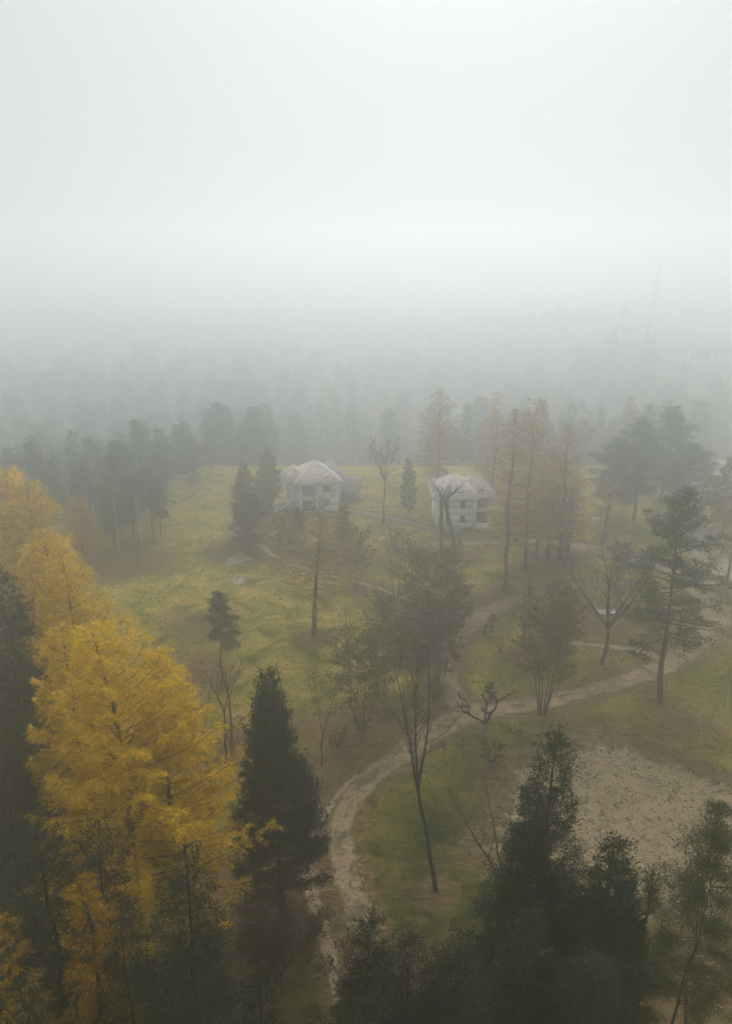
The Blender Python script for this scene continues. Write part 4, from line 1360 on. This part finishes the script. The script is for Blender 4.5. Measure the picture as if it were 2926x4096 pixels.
bare_at(1742, 3560, 2560, 'tall bare forked tree in the bend of the cracked path', fork=.42, ns=3, spread=.2, side=11, twig=6, lean=(-.07, 0), r0=.19)
bare_at(2000, 3680, 3090, 'bare tree with several upright stems at the left edge of the gravel', fork=.3, ns=4, spread=.6, side=10, twig=6)
bare_at(845, 3135, 2690, 'slender bare sapling rising behind the right side of the golden larch', fork=.45, ns=2, spread=.14, side=6, twig=3, r0=.11)
bare_at(905, 3055, 2640, 'slender bare tree in the middle of the three left of the arborvitae', fork=.5, ns=2, spread=.25, side=8, twig=4, r0=.12)
bare_at(930, 2958, 2620, 'slender forked bare tree, rightmost of the three left of the arborvitae', fork=.5, ns=3, spread=.3, side=8, twig=4, r0=.12)
bare_at(2405, 2655, 2060, 'bare tree with wide arching limbs left of the big pine', fork=.26, ns=5, spread=.75, side=11, twig=5, mats=(M['bark'], M['twig'], M['olive']), r0=.3)
bare_at(1762, 2222, 1930, 'straight grey trunk before the left end of the right house', fork=.75, ns=2, spread=.5, side=7, twig=3, mats=(M['bark'], M['twig'], M['olive']), r0=.28)
bare_at(1822, 2222, 1870, 'leaning bare tree before the right house', fork=.62, ns=3, spread=.8, side=8, twig=4, lean=(-.13, 0), mats=(M['bark'], M['twig'], M['olive']), r0=.36)
bare_at(1532, 2098, 1740, 'tall hazy bare tree to the right of the left house', fork=.5, ns=4, spread=.5, side=10, twig=4, mats=(M['bark'], M['twig'], M['olive']), r0=.19)
bare_at(1285, 3060, 2650, 'thin sparse sapling between the arborvitae and the rust shrub', fork=.3, ns=2, spread=.2, side=8, twig=4, leafy=250, r0=.09)
bare_at(1270, 2092, 1975, 'thin yellowing sapling in front of the left house', name='sapling', fork=.35, ns=2, spread=.25, side=6, twig=3, leafy=160, mats=(M['bark'], M['twig'], M['yellow']), r0=.07)
for bx, by, top, lb in ((2790, 2905, 2715, 'shorter white birch stem at the right edge'), (2884, 2932, 2690, 'taller crooked white birch stem at the right edge')):
    bare_at(bx, by, top, lb, name='birch_sapling', fork=.72, ns=2, spread=.15, side=5, twig=3, mats=(M['bark_pale'], M['twig'], M['olive']), r0=.085)

# pollarded tree in the path fork
b, H, d = based(1936, 2950, 2790)
o = thing('pollarded_tree', 'stubby pollarded tree with pale trunk and knotty limbs beside the path fork', 'tree', b)
mb = MB()
mb.tube([(0, 0, 0), (.02, 0, .9), (-.03, 0, 1.75)], [.27, .2, .2], 8)
mb.build('trunk', M['bark_grey'], o, smooth=True)
mb = MB()
for L_ in ([(-.05, 0, 1.6), (-.5, .1, 2.0), (-1.2, .2, 2.3), (-1.7, .1, 2.75), (-1.6, .2, 3.5), (-2.1, .3, 4.2), (-2.7, .3, 4.5)], [(.05, 0, 1.6), (.35, .1, 2.2), (.5, 0, 2.9), (.95, .1, 3.3), (1.1, .2, 4.1), (1.9, .3, 4.6), (2.5, .3, 4.9)],
           [(.4, 0, 2.8), (-.1, -.1, 3.1), (-.4, 0, 3.15)], [(1.1, .2, 4.0), (.9, .3, 4.6), (.5, .3, 4.9)], [(-1.65, .1, 2.9), (-2.2, 0, 3.0), (-2.5, .1, 3.4)], [(-1.7, .1, 3.6), (-2.4, -.2, 3.7)], [(0, 0, 1.6), (.05, .6, 2.4), (.2, .9, 3.4), (-.2, 1.2, 4.1)]):
    k = len(L_)
    mb.tube(L_, np.linspace(.15, .06, k) * (1 + .25 * prng.uniform(-1, 1, k)), 6)
    e = np.array(L_[-1])
    for _ in range(5):
        v = nrm(prng.normal(size=3) + np.array([0, 0, .8]))
        mb.tube([e, e + v * .35, e + v * .6], [.05, .04, .02], 3)
mb.build('limbs', M['bark_dark'], o, smooth=True)

# ------------------------------------------------------------------ middle distance
b, H, d = based(2638, 2795, 1965)
plant('pine_tree', 'big open-crowned pine beside the path on the right', 'tree', b, scots_pine(H, 6.6, d, t0=.30, nbr=64, clumps=7, per=70, cs=.62, r0=.36, maxleaf=48000), BARK3('pine', 'bark_red'))
b, H, d = based(885, 2745, 2385)
plant('pine_tree', 'small thin-trunked pine standing in the meadow behind the slender bare trees', 'tree', b, scots_pine(H, 2.6, d, t0=.5, nbr=26, clumps=5, per=70, cs=.42, r0=.14), BARK3('pine', 'bark_red'))
b, H, d = based(1254, 2538, 2070)
plant('larch_tree', 'thin tawny larch alone in the meadow with a leaning trunk', 'tree', b,
      conifer(H, 6.3, d, t0=.28, prof=lambda u: (1 - u) ** .55 * np.minimum(1, .7 + u), dens=5, rise=(-.15, .6), sag=.15, tip=.2, sub=5, droop=.5, cov=.9, Lpx=3.4, Wpx=.7, lean=(.05, 0), r0=.34), BARK3('larch_dull', 'bark'))


def larch_based(bx, by, top, R, label, mat='larch_dull', cov=1.6, t0=.2, **kw):
    b, H, d = based(bx, by, top)
    a = dict(t0=t0, prof=prof_larch, dens=4.5, rise=(-.1, .8), sag=.25, tip=.3, sub=4, droop=.45, cov=cov, Lpx=3.4, Wpx=.8, r0=.36)
    a.update(kw)
    return plant('larch_tree', label, 'tree', b, conifer(H, R, d, **a), BARK3(mat, 'bark'))


larch_based(2016, 2358, 1640, 5.8, 'tall thin-needled larch with a long dark trunk right of the right house', cov=.8, t0=.22)
larch_based(2100, 2278, 1590, 7.0, 'tallest orange larch of the group beyond the right house', cov=1.9)
larch_based(2190, 2232, 1830, 5.4, 'bright orange larch at the right of the larch group', 'larch_orange', cov=2.2)
larch_based(2240, 2236, 1700, 5.0, 'faded larch behind the bright orange one', cov=1.5)
larch_based(2142, 2222, 1850, 4.6, 'low orange larch between the trunks of the larch group', 'larch_orange', cov=1.5)
larch_based(2268, 2206, 1900, 3.6, 'slim dull larch at the right end of the larch group', cov=1.4)
larch_based(1745, 1980, 1560, 6.0, 'very faint tawny larch high behind the right house', cov=1.6)
larch_based(1960, 2060, 1640, 5.5, 'faint yellow larch directly behind the right house roof', cov=1.5)
larch_based(2410, 2170, 1900, 4.2, 'brownish larch left of the big pine crown', cov=1.0)


def shrub(bx, by, top, R, label, mat='thuja_brown', name='arborvitae', prof=prof_oval, t0=.1, stems=4, cov=4.2, **kw):
    b, H, d = based(bx, by, top)
    a = dict(t0=t0, prof=prof, dens=11, rise=(.1, 1.1), sag=-.05, tip=.05, sub=6, droop=0, cov=cov, leaf='leaf', Lpx=2.3, Wpx=1.1, up=.6, wild=.9, smin=.3, stems=stems, twigs=False, maxleaf=60000)
    a['cov'] *= 2.4
    cov2 = kw.pop('cov', None)
    a.update(kw)
    return plant(name, label, 'tree' if H > 2.5 else 'shrub', b, conifer(H, R, d, **a), BARK3(mat))


PF = prof_flame
shrub(980, 2150, 1865, 2.7, 'tall dusky arborvitae at the meadow edge left of the left house', prof=PF, mat='thuja_brown')
shrub(1000, 2196, 1990, 3.4, 'broad dusky arborvitae in front of the tall one left of the left house', prof=PF)
shrub(1080, 2020, 1800, 2.6, 'hazy dark arborvitae behind and left of the left house', prof=PF, mat='olive')
shrub(1055, 2060, 1880, 2.6, 'dusky arborvitae between the tall one and the left house', prof=PF, mat='thuja_brown')
shrub(1124, 2252, 2085, 1.7, 'small brown tree with a thin stem below the left house', stems=1, t0=.3, cov=3)
shrub(1192, 2195, 2040, 1.9, 'brown arborvitae cone below the left house, left one of the pair', prof=PF, cov=3.4)
shrub(1368, 2190, 2030, 1.8, 'brown arborvitae cone below the left house, right one of the pair', prof=PF, cov=3.4)
shrub(1300, 2195, 2100, 3.6, 'low tawny thicket between the brown cones below the left house', name='thicket', mat='thuja_brown', stems=5, cov=1.8)
shrub(1424, 2358, 2150, 2.6, 'brown leaved tree on several stems right of the tawny larch', stems=4, t0=.35, cov=2.2)
shrub(1582, 2400, 2130, 1.8, 'thin grey-brown tree left of the big bronze bush', stems=2, t0=.35, cov=.5)
shrub(1632, 2062, 1840, 1.5, 'narrow hazy arborvitae column between the two houses', prof=prof_column, mat='olive', stems=1)
shrub(1720, 2470, 2245, 4.7, 'largest bronze bush in the middle of the picture', stems=6, prof=prof_oval, cov=4.6, maxleaf=34000)
shrub(1828, 2478, 2340, 1.9, 'dark bronze bush at the right foot of the largest bronze bush', cov=4.4)
shrub(1755, 2720, 2420, 3.2, 'tall bronze bush in front of the largest bronze bush, beside the path', stems=4, t0=.16, cov=4.2)
shrub(1600, 2560, 2420, 4.0, 'olive thicket left of the tall bronze bush', name='thicket', mat='olive', stems=6, cov=2.4)
shrub(1445, 2915, 2570, 3.2, 'olive bush on dark stems left of the tall forked bare tree', mat='olive', stems=6, t0=.3, cov=2.8, spread=.5)
shrub(1530, 2780, 2520, 2.8, 'olive thicket behind the tall forked bare tree', name='thicket', mat='olive', stems=5, t0=.2, cov=2.0)
shrub(1640, 2740, 2560, 2.2, 'thin bronze thicket left of the path fork', name='thicket', stems=5, t0=.25, cov=1.7)
shrub(2165, 2855, 2440, 3.5, 'bronze crowned tree on several upright stems beside the right-hand path', stems=6, t0=.34, cov=3.2, spread=.4)
shrub(2218, 2592, 2362, 1.9, 'rounded bronze arborvitae behind the several-stemmed bronze tree', t0=.14, cov=4.2)
b, H, d = based(2092, 2570, 2255)
plant('poplar', 'slim yellow poplar behind the several-stemmed bronze tree', 'tree', b,
      conifer(H, 1.1, d, t0=.12, prof=prof_column, dens=9, rise=(1.2, 1.8), sag=0, tip=0, sub=6, cov=1.7, leaf='leaf', Lpx=2.0, Wpx=1.5, wild=1.2, stems=3, spread=.3, r0=.14), BARK3('yellow'))
shrub(1998, 2610, 2500, 1.3, 'pale yellow leaved shrub at the foot of the slim poplar', name='shrub', mat='yellow', stems=4, cov=1.3)
shrub(1955, 2548, 2512, .62, 'clipped dark ball shrub near the slim poplar', name='ball_shrub', mat='thuja', stems=3, cov=6, t0=.02)
shrub(1958, 2792, 2750, .6, 'clipped dark ball shrub at the path fork', name='ball_shrub', mat='thuja', stems=3, cov=6, t0=.02)
shrub(1966, 2495, 2462, .62, 'little rust red cone shrub by the upper path', name='cone_shrub', mat='rust', prof=prof_cone, stems=1, cov=5, t0=.02)
shrub(1352, 2985, 2935, 1.0, 'small rust orange shrub in the grass left of the path', name='shrub', mat='rust', stems=4, cov=2.2, t0=.05)
shrub(1965, 3070, 2995, 1.1, 'low dark leafless shrub at the upper left of the gravel', name='shrub', mat='redbrown', stems=6, cov=2.4, t0=.05, twigs=True)
shrub(2575, 2640, 2618, .7, 'tiny orange shrub by the narrow footpath', name='shrub', mat='rust', stems=3, cov=2, t0=.05)
shrub(2470, 2320, 2190, 1.7, 'dark red-brown round shrub behind the arching bare tree', name='shrub', mat='redbrown', stems=4, cov=3.2)
shrub(2885, 2130, 1840, 2.2, 'hazy dark arborvitae column at the right edge', prof=prof_column, mat='olive', stems=1)
shrub(930, 3000, 2880, 1.3, 'small rust leaved bush at the foot of the slender bare trees', name='shrub', mat='rust', stems=3, cov=.9)

# weeping tree at the right edge
b, H, d = based(2905, 2330, 1985)
plant('weeping_tree', 'hazy reddish weeping tree cut by the right edge', 'tree', b,
      conifer(H, 4.0, d, t0=.3, prof=prof_oval, dens=8, rise=(.3, 1.0), sag=.6, tip=-.5, sub=6, droop=1.8, cov=1.8, Lpx=4, Wpx=.8, up=-.8, wild=.6, r0=.2), BARK3('willow'))

# hazy pines on the right, in front of the wood
for bx, by, top, R_, lb in ((2530, 2082, 1690, 6.0, 'broad hazy pine left of the pale clearing, trunk showing'), (2738, 2088, 1790, 6.4, 'flat-topped hazy pine at the pale clearing'), (2432, 2080, 1760, 5.2, 'hazy pine left of the broad hazy pine'),
                            (2640, 1990, 1640, 5.6, 'faint pine behind the broad hazy pine')):
    b, H, d = based(bx, by, top)
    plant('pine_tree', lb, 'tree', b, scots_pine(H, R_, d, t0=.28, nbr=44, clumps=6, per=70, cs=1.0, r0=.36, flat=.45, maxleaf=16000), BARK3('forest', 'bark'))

# ------------------------------------------------------------------ the wood in the fog
frng = np.random.default_rng(5)
PROTO = []


def proto(kind, parts, mats, name):
    tr, br, cr = parts
    mb = MB()
    for src, mi in ((tr, 0), (br, 1), (cr, 2)):
        for v, f, in zip(src.v, src.f):
            pass
    mesh3 = [x.mesh(nm, mt) for x, nm, mt in ((tr, 'trunk', mats[0]), (br, 'branches', mats[1]), (cr, 'crown', mats[2]))]
    one = MB()
    for src, mi in ((tr, 0), (br, 1), (cr, 2)):
        off = one.n
        for v, f in zip(src.v, src.f):
            one.v.append(v)
            one.f.append(f + off)
            one.mi.append(np.full(len(f), mi, dtype=np.int32))
            one.n += len(v)
    return (kind, mesh3, one.mesh(name, list(mats)), name)


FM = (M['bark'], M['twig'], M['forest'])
for sd in range(3):
    PROTO.append(proto('pine', scots_pine(18, 2.7 + .5 * sd, 190, t0=.32 - .08 * sd, nbr=44, clumps=5, per=45, cs=.75, flat=.8, r0=.24), FM, 'wood_pine'))
for sd in range(2):
    PROTO.append(proto('spruce', conifer(20, 3.2 + .5 * sd, 190, t0=.08, prof=prof_cone, dens=4, rise=(-.2, .5), sag=.1, tip=.2, sub=2.5, droop=.3, cov=2.6, Lpx=3, Wpx=1.1, maxleaf=7000), FM, 'wood_spruce'))
for sd in range(2):
    PROTO.append(proto('larch', conifer(20, 3.6 + .4 * sd, 190, t0=.15, prof=prof_larch, dens=4, rise=(-.05, .8), sag=.25, tip=.3, sub=2.5, droop=.4, cov=2.2, Lpx=3, Wpx=1.0, maxleaf=6000), (M['bark'], M['twig'], M['larch_dull']), 'wood_larch'))
PROTO.append(proto('broadleaf', bare(15, 190, .3, 4, .6, leafy=2600, side=7, twig=3), (M['bark'], M['twig'], M['olive']), 'wood_broadleaf'))
PLACED = []


def project(X_, Y_, Z_):
    zc = Y_ * CP + (CAM_Z - Z_) * SP
    return 1463 + FOC * X_ / zc, 2048 - FOC * (Y_ * SP - (CAM_Z - Z_) * CP) / zc


def wood(yr, n, weights, where, gap, split_y, hs, shape, clumpy=0.0):
    """scatter single trees of the wood over the ground between two distances"""
    tries = k = 0
    while k < n and tries < n * 60:
        tries += 1
        Y_ = math.sqrt(frng.uniform(yr[0] ** 2, yr[1] ** 2))
        X_ = frng.uniform(-.56, .56) * Y_
        Z_ = float(land(X_, Y_))
        qx, qy = project(X_, Y_, Z_)
        if not shape(qx, qy, X_, Y_): continue
        if clumpy and math.sin(X_ * .10 + 2) * math.sin(Y_ * .08 + X_ * .05) < clumpy * frng.uniform(-1, 1): continue
        if any((X_ - a) ** 2 + (Y_ - b) ** 2 < gap * gap for a, b in PLACED): continue
        PLACED.append((X_, Y_))
        i_ = frng.choice(8, p=np.array(weights) / sum(weights))
        kind, m3, one, nm = PROTO[i_]
        s = frng.uniform(*hs) * (.85 if kind == 'broadleaf' else 1) + (-Z_ / 42 * .6)
        word = {'pine': 'dark round-crowned pine', 'spruce': 'dark pointed spruce', 'larch': 'tawny larch', 'broadleaf': 'brownish broadleaf tree'}[kind]
        lab = f'{word} fading into fog {where}'
        grp = f'{kind} trees {where}'
        rz = frng.uniform(0, 6.28)
        if Y_ < split_y:
            o = thing(nm, lab, 'tree', (X_, Y_, Z_), rz, grp)
            for me_, pn in zip(m3, ('trunk', 'branches', 'crown')): link_mesh(pn, me_, o)
        else:
            o = tag(link_mesh(nm, one), lab, 'tree', grp)
            o.location = (X_, Y_, Z_)
            o.rotation_euler = (0, 0, rz)
        o.scale = (s * frng.uniform(.95, 1.25), s * frng.uniform(.95, 1.25), s)
        k += 1
    return k


def left_wood(x, y, X_, Y_):
    # the meadow runs up between the wood and the left house
    lim = np.interp(y, [1700, 1800, 1870, 1960, 2060, 2150, 2215], [1040, 960, 880, 780, 700, 650, 600])
    return -150 < x < lim and y < 2210 and not (200 < x < 420 and y > 2150)


def mid_wood(x, y, X_, Y_):
    return x > 860 and not (1080 < x < 1480 and y > 1770) and not (2580 < x and y > 1800) and not (1480 < x < 1720 and y > 1850) and not (1720 < x < 2000 and y > 1900) and y < 1930


PW = (3, 3, 3, 2, 2, .12, .12, .6)
MWT = (2, 2, 2, 1.5, 1.5, 1.4, 1.4, 1.6)
c1 = wood((120, 205), 90, PW, 'in the dense wood left of the meadow', 4.2, 175, (.48, .82), left_wood)
c2 = wood((200, 500), 190, PW, 'at the back of the left wood', 5.5, 0, (.85, 1.35), lambda x, y, X_, Y_: x < 1050)
c3 = wood((185, 250), 60, MWT, 'in the wood behind the two houses', 5.0, 0, (.45, .9), mid_wood)
c4 = wood((240, 500), 220, MWT, 'deep in the misty wood behind the houses', 5.5, 0, (.7, 1.3), lambda x, y, X_, Y_: x > 900 and not (2560 < x and Y_ > 350) and not (X_ > 90 and Y_ > 420))
c5 = wood((440, 640), 45, MWT, 'in the farthest belt of trees below the village', 8, 0, (.45, .75), lambda x, y, X_, Y_: x > 900 and not (2600 < x < 3000 and Y_ < 480), .4)
print('wood', c1, c2, c3, c4, c5)
# four pale trunks at the front edge of the left wood
for bx, by, top, lb in ((478, 2208, 1900, 'thin pale stem at the front of the left wood, left of the pair'), (572, 2212, 1880, 'thin pale stem at the front of the left wood, nearest the meadow'), (615, 2180, 1870, 'grey stem standing apart at the right end of the left wood')):
    bare_at(bx, by, top, lb, name='thin_tree', fork=.6, ns=2, spread=.25, side=6, twig=3, leafy=260, mats=(M['bark_pale'] if bx < 600 else M['bark'], M['twig'], M['olive']), r0=.12)
